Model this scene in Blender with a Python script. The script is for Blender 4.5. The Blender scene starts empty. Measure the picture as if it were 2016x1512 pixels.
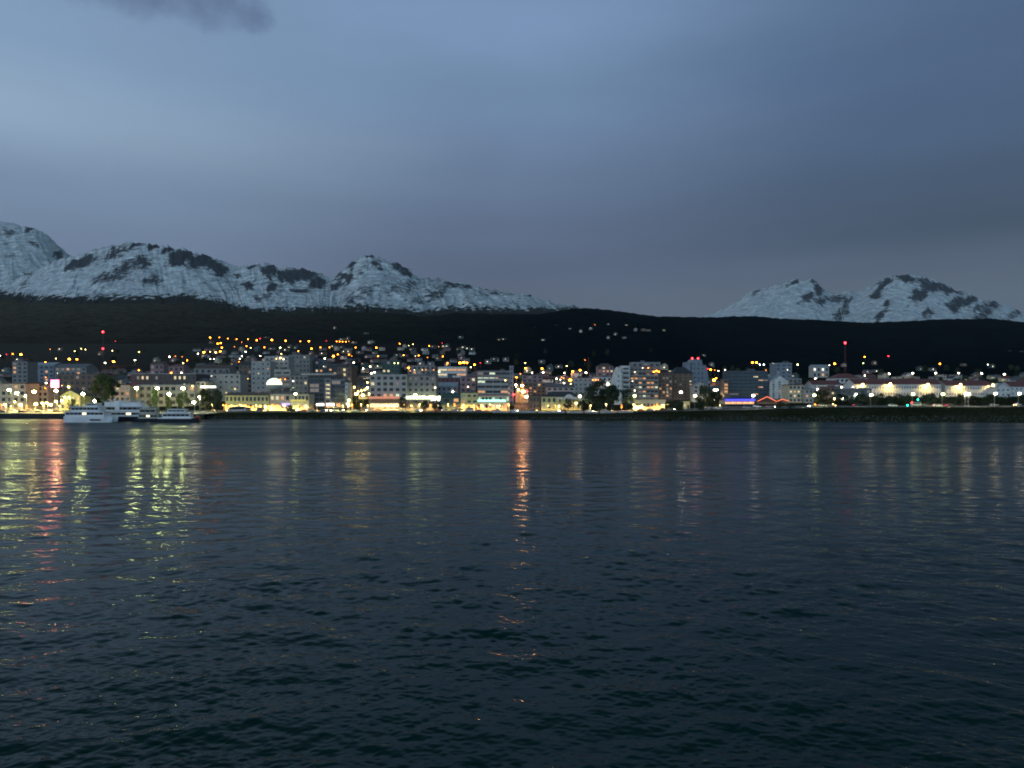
import bpy, math, random
import numpy as np
from mathutils import Vector
random.seed(7); rng = np.random.default_rng(7)
PI = math.pi
scene = bpy.context.scene
COL = scene.collection
H, F, CX, HY = 15.0, 1456.0, 1008.0, 770.0       # camera height, focal (photo px), centre column, horizon row

# ------------------------------------------------------------------ materials
MATS = {}
def mat(name, col, rough=0.8, var=0.25, scale=0.6, metal=0.0, bump=0.0):
    if name in MATS: return MATS[name]
    m = bpy.data.materials.new(name); m.use_nodes = True
    nt = m.node_tree; b = nt.nodes['Principled BSDF']
    b.inputs['Roughness'].default_value = rough; b.inputs['Metallic'].default_value = metal
    tc = nt.nodes.new('ShaderNodeTexCoord'); n = nt.nodes.new('ShaderNodeTexNoise')
    n.inputs['Scale'].default_value = scale; n.inputs['Detail'].default_value = 5
    nt.links.new(tc.outputs['Object'], n.inputs['Vector'])
    r = nt.nodes.new('ShaderNodeValToRGB'); e = r.color_ramp.elements
    e[0].position = 0.3; e[1].position = 0.7
    e[0].color = [c * (1 - var) for c in col] + [1]; e[1].color = [min(1, c * (1 + var)) for c in col] + [1]
    nt.links.new(n.outputs['Fac'], r.inputs['Fac']); nt.links.new(r.outputs['Color'], b.inputs['Base Color'])
    if bump:
        bp = nt.nodes.new('ShaderNodeBump'); bp.inputs['Distance'].default_value = bump
        nt.links.new(n.outputs['Fac'], bp.inputs['Height']); nt.links.new(bp.outputs['Normal'], b.inputs['Normal'])
    MATS[name] = m; return m
def emis(name, col, st, sample=True, pane=False):
    if name in MATS: return MATS[name]
    m = bpy.data.materials.new(name); m.use_nodes = True
    nt = m.node_tree; b = nt.nodes['Principled BSDF']
    b.inputs['Base Color'].default_value = (0.3, 0.3, 0.3, 1); b.inputs['Roughness'].default_value = 0.4
    b.inputs['Emission Color'].default_value = (*col, 1); b.inputs['Emission Strength'].default_value = st
    if pane:   # curtains and furniture inside break the light up
        tc = nt.nodes.new('ShaderNodeTexCoord'); n = nt.nodes.new('ShaderNodeTexNoise'); n.inputs['Scale'].default_value = 1.3
        mm = nt.nodes.new('ShaderNodeMapRange'); mm.inputs['From Min'].default_value = 0.35; mm.inputs['From Max'].default_value = 0.65
        mm.inputs['To Min'].default_value = st * 0.35; mm.inputs['To Max'].default_value = st * 1.3
        nt.links.new(tc.outputs['Object'], n.inputs['Vector']); nt.links.new(n.outputs['Fac'], mm.inputs['Value'])
        nt.links.new(mm.outputs['Result'], b.inputs['Emission Strength'])
    try: m.cycles.emission_sampling = 'FRONT' if sample else 'NONE'
    except Exception: pass
    MATS[name] = m; return m

LC = {'o': (1.0, 0.25, 0.014), 'w': (1.0, 0.88, 0.60), 'y': (1.0, 0.72, 0.22), 'g': (0.92, 1.0, 0.34), 'r': (1.0, 0.02, 0.03),
      'b': (0.75, 0.8, 1.0), 'a': (1.0, 0.40, 0.13), 'p': (1.0, 0.5, 0.9), 'c': (0.0, 1.0, 0.6)}
LN = {'o': 'orange', 'w': 'white', 'y': 'warm yellow', 'g': 'greenish white', 'r': 'red', 'b': 'bluish white', 'a': 'orange', 'p': 'pink', 'c': 'green'}
WIN = {'dark': mat('dark glass', (0.03, 0.035, 0.04), 0.15, 0.3), 'o': emis('window orange', (1, 0.42, 0.10), 0.9, False, True),
       'y': emis('window yellow', (1, 0.80, 0.38), 1.0, False, True), 'g': emis('window pale', (0.85, 1.0, 0.62), 1.0, False, True),
       'dim': emis('window dim', (1, 0.62, 0.3), 0.16, False, True), 'w': emis('window white', (1, 0.95, 0.8), 1.6, False, True)}
FRAME = mat('window frame', (0.16, 0.16, 0.15), 0.6)
STEEL = mat('galvanised steel', (0.28, 0.29, 0.28), 0.55, 0.15, 3)
W = {'grey': mat('grey render', (0.27, 0.25, 0.22)), 'pale': mat('pale render', (0.41, 0.385, 0.34)), 'white': mat('white render', (0.68, 0.65, 0.58)),
     'dark': mat('dark render', (0.075, 0.07, 0.065)), 'brown': mat('brown render', (0.20, 0.13, 0.085)), 'yellow': mat('yellow render', (0.66, 0.60, 0.26)),
     'cream': mat('cream render', (0.58, 0.50, 0.33)), 'teal': mat('teal panel', (0.045, 0.085, 0.10), 0.3), 'red': mat('red panel', (0.20, 0.06, 0.06)),
     'blue': mat('blue grey panel', (0.21, 0.24, 0.27)), 'green': mat('green boarding', (0.05, 0.10, 0.08)), 'pink': mat('pink render', (0.33, 0.2, 0.19))}
R_ = {'grey': mat('grey metal roof', (0.10, 0.10, 0.11), 0.5), 'dark': mat('dark roof', (0.035, 0.035, 0.04), 0.6), 'red': mat('red metal roof', (0.15, 0.045, 0.04), 0.55),
      'green': mat('green metal roof', (0.03, 0.07, 0.055), 0.5), 'pale': mat('pale metal roof', (0.26, 0.28, 0.31), 0.5), 'brown': mat('brown roof', (0.09, 0.055, 0.04), 0.6)}

# ------------------------------------------------------------------ mesh helper
class MB:
    def __init__(s): s.v = []; s.f = []; s.m = []
    def quad(s, pts, mi=0):
        k = len(s.v); s.v += [tuple(p) for p in pts]; s.f.append(tuple(range(k, k + len(pts)))); s.m.append(mi); return s
    def box(s, x0, x1, y0, y1, z0, z1, mi=0):
        k = len(s.v)
        s.v += [(x0, y0, z0), (x1, y0, z0), (x1, y1, z0), (x0, y1, z0), (x0, y0, z1), (x1, y0, z1), (x1, y1, z1), (x0, y1, z1)]
        for q in ((0, 3, 2, 1), (4, 5, 6, 7), (0, 1, 5, 4), (1, 2, 6, 5), (2, 3, 7, 6), (3, 0, 4, 7)):
            s.f.append(tuple(k + i for i in q)); s.m.append(mi)
        return s
    def prism(s, pts, y0, y1, mi=0):          # (x,z) outline, counter-clockwise seen from -y, pushed along y
        n = len(pts); k = len(s.v)
        s.v += [(x, y0, z) for x, z in pts] + [(x, y1, z) for x, z in pts]
        s.f.append(tuple(k + i for i in range(n))); s.f.append(tuple(k + n + i for i in reversed(range(n)))); s.m += [mi, mi]
        for i in range(n):
            j = (i + 1) % n; s.f.append((k + j, k + i, k + n + i, k + n + j)); s.m.append(mi)
        return s
    def tube(s, p, q, r0, r1=None, n=8, mi=0):
        r1 = r0 if r1 is None else r1
        p = Vector(p); q = Vector(q); d = (q - p).normalized()
        a = d.orthogonal().normalized(); b = d.cross(a); k = len(s.v)
        for c, r in ((p, r0), (q, r1)):
            for i in range(n):
                t = 2 * PI * i / n; s.v.append(tuple(c + r * (math.cos(t) * a + math.sin(t) * b)))
        for i in range(n):
            j = (i + 1) % n; s.f.append((k + i, k + j, k + n + j, k + n + i)); s.m.append(mi)
        s.f.append(tuple(k + i for i in reversed(range(n)))); s.f.append(tuple(k + n + i for i in range(n))); s.m += [mi, mi]
        return s
    def ball(s, c, rx, ry, rz, nu=8, nv=5, mi=0, v0=-90, v1=90):
        k = len(s.v)
        for j in range(nv + 1):
            a = math.radians(v0 + (v1 - v0) * j / nv)
            for i in range(nu):
                t = 2 * PI * i / nu
                s.v.append((c[0] + rx * math.cos(a) * math.cos(t), c[1] + ry * math.cos(a) * math.sin(t), c[2] + rz * math.sin(a)))
        for j in range(nv):
            for i in range(nu):
                i2 = (i + 1) % nu
                s.f.append((k + j * nu + i, k + j * nu + i2, k + (j + 1) * nu + i2, k + (j + 1) * nu + i)); s.m.append(mi)
        return s
    def mesh(s, name, mats):
        me = bpy.data.meshes.new(name); me.from_pydata(s.v, [], s.f)
        for m in (mats if isinstance(mats, (list, tuple)) else [mats]): me.materials.append(m)
        me.polygons.foreach_set('material_index', s.m); me.update(); return me
    def build(s, name, mats, parent=None, loc=None):
        return link(name, s.mesh(name, mats), parent, loc)
def link(name, me, parent=None, loc=None, rz=0):
    o = bpy.data.objects.new(name, me); COL.objects.link(o)
    if parent: o.parent = parent
    if loc is not None: o.location = loc
    if rz: o.rotation_euler.z = rz
    return o
REG = []                                       # things whose labels are settled at the end
def thing(name, label, cat, loc, rz=0, group=None, me=None):
    o = link(name, me, None, loc, rz); o['label'] = label; o['category'] = cat
    if group: o['group'] = group
    REG.append(o); return o
def copy_tree(o):
    c = o.copy(); COL.objects.link(c)
    for ch in o.children:
        d = ch.copy(); COL.objects.link(d); d.parent = c
        for g in ch.children:
            e = g.copy(); COL.objects.link(e); e.parent = d
    return c
def struct(o, kind='structure', label=None):
    o['kind'] = kind
    if label: o['label'] = label
    return o
def grid(name, P, material, smooth=True):      # P: rows x cols x 3
    r, c = P.shape[:2]
    me = bpy.data.meshes.new(name); n = r * c
    me.vertices.add(n); me.vertices.foreach_set('co', P.reshape(-1).astype(np.float32))
    i = (np.arange(r - 1)[:, None] * c + np.arange(c - 1)[None, :]).reshape(-1)
    q = np.stack([i, i + 1, i + c + 1, i + c], 1).astype(np.int32); k = len(q)
    me.loops.add(4 * k); me.loops.foreach_set('vertex_index', q.reshape(-1))
    me.polygons.add(k); me.polygons.foreach_set('loop_start', np.arange(k, dtype=np.int32) * 4); me.polygons.foreach_set('loop_total', np.full(k, 4, np.int32))
    me.polygons.foreach_set('use_smooth', np.full(k, smooth)); me.update(calc_edges=True); me.validate()
    if material: me.materials.append(material)
    return me

# ------------------------------------------------------------------ numpy noise
def vnoise(x, y, seed=0):
    xi = np.floor(x).astype(np.int64); yi = np.floor(y).astype(np.int64); fx = x - xi; fy = y - yi
    fx = fx * fx * (3 - 2 * fx); fy = fy * fy * (3 - 2 * fy)
    def h(a, b):
        n = (a * 374761393 + b * 668265263 + seed * 1442695041) & 0xffffffff
        n = ((n ^ (n >> 13)) * 1274126177) & 0xffffffff
        return ((n ^ (n >> 16)) & 0xffff) / 65535.0
    return (h(xi, yi) * (1 - fx) + h(xi + 1, yi) * fx) * (1 - fy) + (h(xi, yi + 1) * (1 - fx) + h(xi + 1, yi + 1) * fx) * fy
def fbm(x, y, o=4, seed=0, ridged=False):
    s = 0; a = 1; t = 0
    for k in range(o):
        n = vnoise(x * 2 ** k + 13.7 * k, y * 2 ** k + 5.1 * k, seed + k)
        if ridged: n = 1 - abs(2 * n - 1)
        s = s + a * n; t += a; a *= 0.5
    return s / t

# ------------------------------------------------------------------ terrain
def ys(px): return np.interp(px, [-900, 0, 150, 400, 1000, 1300, 1650, 2016, 2900], [412, 404, 402, 392, 384, 371, 358, 348, 320])
def bankh(px): return np.interp(px, [0, 1180, 1300, 1470, 1620, 2016, 2900], [3.0, 3.0, 3.9, 4.6, 6.3, 6.9, 7.5])
KS = [75, 130, 300, 620, 1120, 2000]
KL = [3.4, 8.0, 19, 48, 110, 232]
KR = [7.0, 10.0, 17, 36, 62, 165]
HILLX = [-900, -300, 0, 60, 140, 300, 380, 430, 500, 560, 620, 700, 800, 830, 900, 960, 1050, 1130, 1200, 1300, 1400, 1480, 1530, 1600, 1700, 1760, 1850, 1950, 2016, 2200, 2900]
HILLY = [560, 566, 572, 582, 584, 583, 581, 591, 608, 607, 604, 602, 606, 612, 604, 606, 607, 604, 612, 625, 626, 623, 628, 631, 637, 636, 630, 629, 636, 645, 650]
def ridge_z(px, Y=3500.0): return H + (HY - np.interp(px, HILLX, HILLY) - np.interp(px, [460, 500, 540, 1060, 1160], [15, 5, 13, 13, 0])) * Y / F
def ground_z(px, Y):
    px = np.asarray(px, float); Y = np.asarray(Y, float)
    px, Y = np.broadcast_arrays(px, Y)
    s = Y - ys(px); B = bankh(px); k = np.clip((px - 1280) / 160, 0, 1)
    k = k * k * (3 - 2 * k)
    xs = [-60, 0, 5, 12, 20] + KS
    zs = [np.full_like(B, -7), np.zeros_like(B), 0.28 * B, 0.72 * B, B] + [a * (1 - k) + b * k for a, b in zip(KL, KR)]
    zs[5] = np.maximum(zs[5], B + 0.3)
    xs.append(3100); zs.append(ridge_z(px))
    out = np.full_like(s, -7.0)
    for i in range(len(xs) - 1):
        t = (s - xs[i]) / (xs[i + 1] - xs[i]); m = (t >= 0) & ((t < 1) | (i == len(xs) - 2))
        out = np.where(m, zs[i] + (zs[i + 1] - zs[i]) * np.minimum(t, 1), out)
    return out
def gz(x, Y): return float(ground_z(CX + x / Y * F, Y))
def X(px, Y): return (px - CX) * Y / F
def Z(py, Y): return H + (HY - py) * Y / F
def PX(x, Y): return CX + x / Y * F
def PY(z, Y): return HY - (z - H) * F / Y

def ground_mat():
    m = bpy.data.materials.new('town ground'); m.use_nodes = True; nt = m.node_tree; b = nt.nodes['Principled BSDF']
    tc = nt.nodes.new('ShaderNodeTexCoord'); n = nt.nodes.new('ShaderNodeTexNoise'); n.inputs['Scale'].default_value = 0.05; n.inputs['Detail'].default_value = 8
    n2 = nt.nodes.new('ShaderNodeTexNoise'); n2.inputs['Scale'].default_value = 0.9; n2.inputs['Detail'].default_value = 6
    for q in (n, n2): nt.links.new(tc.outputs['Object'], q.inputs['Vector'])
    r = nt.nodes.new('ShaderNodeValToRGB'); e = r.color_ramp.elements
    e[0].position = 0.35; e[0].color = (0.013, 0.015, 0.008, 1); e[1].position = 0.68; e[1].color = (0.05, 0.045, 0.035, 1)
    e2 = r.color_ramp.elements.new(0.5); e2.color = (0.022, 0.025, 0.012, 1)
    ma = nt.nodes.new('ShaderNodeMath'); ma.operation = 'MULTIPLY_ADD'; ma.inputs[1].default_value = 0.5
    mb = nt.nodes.new('ShaderNodeMath'); mb.operation = 'MULTIPLY'; mb.inputs[1].default_value = 0.5
    nt.links.new(n2.outputs['Fac'], mb.inputs[0]); nt.links.new(n.outputs['Fac'], ma.inputs[0]); nt.links.new(mb.outputs[0], ma.inputs[2])
    nt.links.new(ma.outputs[0], r.inputs['Fac'])
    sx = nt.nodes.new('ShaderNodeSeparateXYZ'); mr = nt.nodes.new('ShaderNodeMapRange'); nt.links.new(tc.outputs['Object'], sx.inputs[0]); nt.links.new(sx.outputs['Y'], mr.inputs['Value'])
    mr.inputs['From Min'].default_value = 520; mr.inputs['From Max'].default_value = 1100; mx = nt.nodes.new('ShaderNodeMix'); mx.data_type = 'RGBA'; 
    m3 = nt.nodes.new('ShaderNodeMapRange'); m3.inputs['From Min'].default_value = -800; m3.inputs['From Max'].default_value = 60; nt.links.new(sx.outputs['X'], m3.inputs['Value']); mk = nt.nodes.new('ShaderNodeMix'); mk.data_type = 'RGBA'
    mk.inputs['A'].default_value = (0.055, 0.05, 0.043, 1); mk.inputs['B'].default_value = (0.004, 0.008, 0.011, 1); nt.links.new(m3.outputs['Result'], mk.inputs['Factor']); nt.links.new(mk.outputs['Result'], mx.inputs['B'])  # far ground colour carries the same painted town glow, lighter to the left
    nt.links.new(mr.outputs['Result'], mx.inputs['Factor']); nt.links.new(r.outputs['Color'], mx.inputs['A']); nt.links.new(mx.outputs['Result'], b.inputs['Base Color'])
    bp = nt.nodes.new('ShaderNodeBump'); bp.inputs['Distance'].default_value = 0.5; nt.links.new(n2.outputs['Fac'], bp.inputs['Height'])
    nt.links.new(bp.outputs['Normal'], b.inputs['Normal']); b.inputs['Roughness'].default_value = 0.95
    b.inputs['Specular IOR Level'].default_value = 0.0
    return m
# ground: shore to upper town
px_g = np.linspace(-900, 2900, 950)
s_rows = np.concatenate([np.linspace(-60, -6, 4), np.linspace(-3, 26, 42), np.linspace(30, 120, 24), np.linspace(130, 1150, 120)])
PXg, S = np.meshgrid(px_g, s_rows); Yg = S + ys(PXg); Zg = ground_z(PXg, Yg)
Xg = X(PXg, Yg)
rip = np.exp(-((S - 9) / 8.0) ** 2)
Zg = Zg + rip * (fbm(Xg * 0.8, Yg * 0.8, 3, 3) - 0.5) * 1.3
Zg = Zg + np.clip((S - 300) / 400, 0, 1) * (fbm(Xg * 0.02, Yg * 0.02, 3, 9) - 0.5) * 6 * np.clip((1150 - S) / 200, 0, 1)
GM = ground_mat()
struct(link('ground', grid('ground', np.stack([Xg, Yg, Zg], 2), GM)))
# riprap stones along the shore
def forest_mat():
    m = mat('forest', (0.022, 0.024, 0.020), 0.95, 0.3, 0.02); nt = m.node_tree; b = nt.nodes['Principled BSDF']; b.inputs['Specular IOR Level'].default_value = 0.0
    # town glow painted into the forest colour: lighter, warmer on the left, darker right
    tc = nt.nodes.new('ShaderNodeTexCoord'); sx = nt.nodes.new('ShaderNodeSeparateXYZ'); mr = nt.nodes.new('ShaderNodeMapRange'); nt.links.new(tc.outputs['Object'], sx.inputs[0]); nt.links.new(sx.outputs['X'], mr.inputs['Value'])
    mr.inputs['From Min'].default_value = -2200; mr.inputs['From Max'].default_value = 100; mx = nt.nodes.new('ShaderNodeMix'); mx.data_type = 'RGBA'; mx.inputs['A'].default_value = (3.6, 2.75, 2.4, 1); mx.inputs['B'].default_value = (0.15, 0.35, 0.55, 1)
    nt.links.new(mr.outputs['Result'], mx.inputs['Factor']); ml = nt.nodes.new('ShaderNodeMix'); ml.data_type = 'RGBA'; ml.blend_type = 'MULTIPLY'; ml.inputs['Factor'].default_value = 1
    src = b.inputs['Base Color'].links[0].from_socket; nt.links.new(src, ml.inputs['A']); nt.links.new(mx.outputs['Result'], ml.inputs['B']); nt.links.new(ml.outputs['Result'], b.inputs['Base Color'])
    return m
px_h = np.linspace(-900, 2900, 1500)
t_rows = np.concatenate([np.linspace(1150, 2900, 90), np.linspace(2910, 3160, 34), np.linspace(3200, 4300, 14)])
PXh, S = np.meshgrid(px_h, t_rows); Yh = S + ys(PXh)
Zh = ground_z(PXh, Yh); Zh = np.where(S > 3100, Zh - (S - 3100) ** 1.0 * 0.22, Zh); Xh = X(PXh, Yh)
fade = np.clip((S - 1150) / 250, 0, 1)
Zh = Zh + fade * ((fbm(Xh * 0.004, Yh * 0.004, 3, 21) - 0.5) * 26 * np.clip((3000 - S) / 500, 0.15, 1) + (fbm(Xh * 0.05, Yh * 0.03, 3, 22) - 0.5) * 9)
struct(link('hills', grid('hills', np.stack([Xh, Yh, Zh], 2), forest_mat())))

# ------------------------------------------------------------------ mountains
def mountain_mat():
    m = bpy.data.materials.new('snow and rock'); m.use_nodes = True; nt = m.node_tree; b = nt.nodes['Principled BSDF']; L = nt.links.new
    at = nt.nodes.new('ShaderNodeAttribute'); at.attribute_name = 'rock'
    fo = nt.nodes.new('ShaderNodeAttribute'); fo.attribute_name = 'wood'
    tc = nt.nodes.new('ShaderNodeTexCoord')
    mp = nt.nodes.new('ShaderNodeAttribute'); mp.attribute_name = 'flow'
    n = nt.nodes.new('ShaderNodeTexNoise'); n.inputs['Scale'].default_value = 1; n.inputs['Detail'].default_value = 9; n.inputs['Roughness'].default_value = 0.68
    L(mp.outputs['Vector'], n.inputs['Vector'])
    n2 = nt.nodes.new('ShaderNodeTexNoise'); n2.inputs['Scale'].default_value = 0.016; n2.inputs['Detail'].default_value = 9; n2.inputs['Roughness'].default_value = 0.78; n2.inputs['Distortion'].default_value = 0.8
    L(tc.outputs['Object'], n2.inputs['Vector'])
    aa = nt.nodes.new('ShaderNodeMath'); aa.operation = 'MULTIPLY'; aa.inputs[1].default_value = 2.6; L(n2.outputs['Fac'], aa.inputs[0])
    a = nt.nodes.new('ShaderNodeMath'); a.operation = 'MULTIPLY_ADD'; a.inputs[1].default_value = 1.2; L(n.outputs['Fac'], a.inputs[0]); L(aa.outputs[0], a.inputs[2])
    a2 = nt.nodes.new('ShaderNodeMath'); a2.operation = 'MULTIPLY_ADD'; a2.inputs[1].default_value = 0.95; L(at.outputs['Fac'], a2.inputs[0]); L(a.outputs[0], a2.inputs[2])
    mr = nt.nodes.new('ShaderNodeMapRange'); mr.inputs['From Min'].default_value = 1.95; mr.inputs['From Max'].default_value = 2.35; L(a2.outputs[0], mr.inputs['Value'])
    rc = nt.nodes.new('ShaderNodeMix'); rc.data_type = 'RGBA'; rc.inputs['A'].default_value = (0.88, 0.89, 0.87, 1)
    mt = nt.nodes.new('ShaderNodeValToRGB'); mt.color_ramp.elements[0].position = 0.36; mt.color_ramp.elements[0].color = (0.82, 0.82, 0.81, 1); mt.color_ramp.elements[1].position = 0.57; mt.color_ramp.elements[1].color = (0.34, 0.36, 0.38, 1); L(n2.outputs['Fac'], mt.inputs[0]); L(mt.outputs[0], rc.inputs['A']); rc.inputs['B'].default_value = (0.055, 0.06, 0.07, 1)
    L(mr.outputs['Result'], rc.inputs['Factor'])
    n3 = nt.nodes.new('ShaderNodeTexNoise'); n3.inputs['Scale'].default_value = 0.02; n3.inputs['Detail'].default_value = 5; L(tc.outputs['Object'], n3.inputs['Vector'])
    w0 = nt.nodes.new('ShaderNodeMath'); w0.operation = 'ADD'; L(n.outputs['Fac'], w0.inputs[0]); L(n3.outputs['Fac'], w0.inputs[1])
    w = nt.nodes.new('ShaderNodeMath'); w.operation = 'MULTIPLY_ADD'; w.inputs[1].default_value = 0.8; L(w0.outputs[0], w.inputs[0]); L(fo.outputs['Fac'], w.inputs[2])
    wr = nt.nodes.new('ShaderNodeMapRange'); wr.inputs['From Min'].default_value = 1.25; wr.inputs['From Max'].default_value = 1.33; L(w.outputs[0], wr.inputs['Value'])
    fc = nt.nodes.new('ShaderNodeMix'); fc.data_type = 'RGBA'; fc.inputs['B'].default_value = (0.024, 0.026, 0.022, 1)
    L(rc.outputs['Result'], fc.inputs['A']); L(wr.outputs['Result'], fc.inputs['Factor']); L(fc.outputs['Result'], b.inputs['Base Color'])
    bp = nt.nodes.new('ShaderNodeBump'); bp.inputs['Distance'].default_value = 6; bp.inputs['Strength'].default_value = 0.6; L(a.outputs[0], bp.inputs['Height']); L(bp.outputs['Normal'], b.inputs['Normal'])
    b.inputs['Roughness'].default_value = 0.9; b.inputs['Specular IOR Level'].default_value = 0.1
    return m
MM = mountain_mat()
def mountain(name, sil, Yr, Yb, zb, blobs, cols, rows, seed, base_rock=0.0, wood=True, gully=60):
    sx = [a for a, b_ in sil]; sy = [b_ for a, b_ in sil]
    px = np.linspace(sx[0], sx[-1], cols); t = np.linspace(0, 1.25, rows)
    P, T_ = np.meshgrid(px, t); skew = P
    tt = np.minimum(T_, 1)
    sm = np.interp(px, sx, sy); ks = max(3, int(45 / (px[1] - px[0]))); wn = np.hanning(2 * ks + 1); sm2 = np.convolve(np.pad(sm, ks, 'edge'), wn / wn.sum(), 'same')[ks:-ks]
    wz = tt ** 3
    zr = Z(sm[None, :] * wz + sm2[None, :] * (1 - wz), Yr) + (fbm(P * 0.16, P * 0 + 1, 4, seed) - 0.5) * 36 * tt ** 14
    Y = Yb + (Yr - Yb) * T_
    z = zb + (zr - zb) * (0.72 * tt + 0.28 * tt ** 2) - np.maximum(T_ - 1, 0) * 900
    dpy = np.gradient(np.interp(px, sx, sy), px); kw = max(3, int(70 / (px[1] - px[0]))); dpy = np.convolve(np.pad(dpy, kw, 'edge'), np.hanning(2 * kw + 1) / np.hanning(2 * kw + 1).sum(), 'same')[kw:-kw]
    slant = np.clip(dpy * 3.0, -1.4, 1.4)[None, :]
    down = (1 - tt) * 95; A_ = P - slant * down + (fbm(P * 0.03, down * 0.03, 3, seed + 3) - 0.5) * 40
    g = fbm(A_ * 0.024, down * 0.012, 4, seed + 5, True) - 0.5
    g2 = fbm(A_ * 0.075, down * 0.035, 3, seed + 11, True) - 0.5
    env = np.sin(np.clip(tt, 0, 1) * PI) ** 0.6
    z = z + env * (g * gully * 1.05 + g2 * gully * 0.25) * np.where(T_ > 1, 0, 1)
    x = (P - CX) * Y / F
    me = grid(name, np.stack([x, Y, z], 2), MM)
    vx = PX(x, Y); vy = PY(z, Y)
    wxx = vx + (fbm(vx * 0.06, vy * 0.06, 4, seed + 50) - 0.5) * 26; wyy = vy + (fbm(vx * 0.06, vy * 0.06, 4, seed + 60) - 0.5) * 20
    rock = np.full_like(vx, -0.50 + base_rock)
    for bl in blobs:
        cx, cy, rx, ry = bl[:4]; k = bl[4] if len(bl) > 4 else 0.9; an = math.radians(bl[5] if len(bl) > 5 else 20)
        dx = wxx - cx; dy = -(wyy - cy); a = dx * math.cos(an) + dy * math.sin(an); b_ = -dx * math.sin(an) + dy * math.cos(an)
        d = (a / (rx * 1.1)) ** 2 + (b_ / (ry * 1.1)) ** 2
        rock = np.maximum(rock, -0.50 + ((0.25 + 0.75 * k) * 0.95 + (0.27 if seed == 41 else 0.16)) * np.exp(-(d ** 1.5) * 0.8))
    rock = rock + 0.35 * g2 + 0.9 * g * (0.35 + 0.8 * tt ** 2)
    at = me.attributes.new('flow', 'FLOAT_VECTOR', 'POINT'); at.data.foreach_set('vector', np.stack([A_ * 0.15, down * 0.075, np.full_like(down, float(seed))], 2).reshape(-1).astype(np.float32))
    at = me.attributes.new('rock', 'FLOAT', 'POINT'); at.data.foreach_set('value', rock.reshape(-1).astype(np.float32))
    wd = (vy - np.interp(vx, HILLX, HILLY) + (25 if wood else -400)) * 0.02
    at = me.attributes.new('wood', 'FLOAT', 'POINT'); at.data.foreach_set('value', wd.reshape(-1).astype(np.float32))
    return struct(link(name, me))
S1 = [(-700, 500), (-300, 455), (-80, 428), (0, 435), (30, 442), (70, 450), (92, 462), (110, 478), (130, 496), (145, 508), (175, 530), (300, 560)]
B1 = [(15, 460, 16, 10, .7), (60, 452, 26, 6, .65), (70, 480, 15, 5, .8, -20), (20, 482, 11, 5, .7), (120, 505, 10, 12, .8), (58, 542, 18, 6, .6, -25), (20, 505, 14, 6, .4), (-100, 470, 60, 20, .6)]
S2 = [(-300, 590), (0, 560), (60, 540), (100, 518), (130, 507), (165, 500), (180, 492), (200, 487), (225, 482), (250, 478), (270, 476), (300, 482), (330, 484), (345, 488), (360, 487), (380, 497), (400, 500), (430, 510), (450, 520), (470, 525), (490, 521), (505, 518), (520, 520), (540, 523), (550, 530), (565, 527), (600, 530), (620, 533), (640, 542), (650, 548), (665, 540), (680, 525), (700, 512), (720, 503), (732, 501), (745, 505), (760, 513), (780, 518), (800, 525), (815, 540), (830, 547), (860, 550), (880, 553), (920, 560), (950, 568), (1000, 575), (1040, 580), (1070, 590), (1100, 598), (1130, 603), (1200, 618), (1300, 640)]
B2 = [(355, 505, 30, 15), (395, 512, 26, 14), (330, 492, 12, 6), (268, 481, 14, 5), (300, 486, 16, 6, .8), (430, 528, 28, 10, 1, -20), (225, 498, 36, 13, .62), (175, 512, 42, 9, .65), (140, 522, 22, 7, .75), (272, 520, 30, 16, .5), (235, 535, 50, 14, .5), (200, 545, 30, 7, .5, 35), (300, 552, 32, 9, .45), (565, 548, 10, 20, .9, 80), (600, 542, 34, 13, 1, -10), (622, 560, 20, 9, 1), (500, 525, 14, 5, .9, 40), (530, 535, 13, 14, .7, 80), (490, 561, 15, 8, .9), (535, 567, 13, 9, .7), (520, 586, 19, 7, .65), (590, 572, 17, 6, .9, -10), (680, 545, 15, 12, 1, 30), (664, 561, 13, 8, .9, 30), (690, 528, 13, 8, .8, 40), (732, 503, 9, 4, .9), (775, 521, 22, 8, .95, -30), (802, 537, 17, 8, 1, -40), (742, 519, 8, 10, .7), (705, 580, 40, 12, .28), (790, 570, 50, 15, .26), (900, 562, 28, 5, .5, -10), (960, 573, 22, 5, .5, -10), (1042, 581, 9, 3, .9), (850, 580, 60, 10, .28), (470, 540, 20, 5, .5, -30)]
S3 = [(1330, 655), (1380, 626), (1400, 618), (1425, 607), (1450, 595), (1480, 572), (1500, 570), (1530, 560), (1560, 549), (1580, 552), (1598, 549), (1610, 556), (1620, 568), (1645, 578), (1670, 572), (1695, 575), (1710, 565), (1730, 553), (1760, 542), (1785, 540), (1820, 545), (1850, 555), (1870, 562), (1880, 572), (1910, 577), (1930, 590), (1960, 592), (1985, 603), (2016, 617), (2080, 625), (2300, 600), (2600, 640)]
B3 = [(1562, 553, 20, 5, .8, 25), (1490, 573, 12, 4, .6, 30), (1600, 553, 8, 8, .7), (1611, 570, 10, 12, .85, -60), (1590, 588, 20, 9, .8), (1618, 594, 15, 13, .8, 60), (1640, 586, 26, 8, .7, -10), (1668, 594, 12, 6, .7), (1722, 582, 13, 5, 1, 15), (1735, 566, 24, 7, .9, 35), (1780, 545, 24, 5, .9, 0), (1745, 597, 12, 7, 1), (1808, 582, 18, 13, .95, 60), (1835, 562, 34, 10, .75, -15), (1868, 568, 22, 8, .8, -20), (1880, 602, 18, 16, .85, 50), (1912, 590, 20, 11, .8, 40), (1950, 597, 16, 6, .8), (1655, 618, 24, 9, .6, 50), (1737, 622, 20, 6, .75, 60), (1825, 618, 24, 9, .7, 50), (1785, 600, 12, 5, .4, 50), (1940, 612, 40, 14, .62, 40), (2000, 618, 30, 8, .5)]
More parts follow.
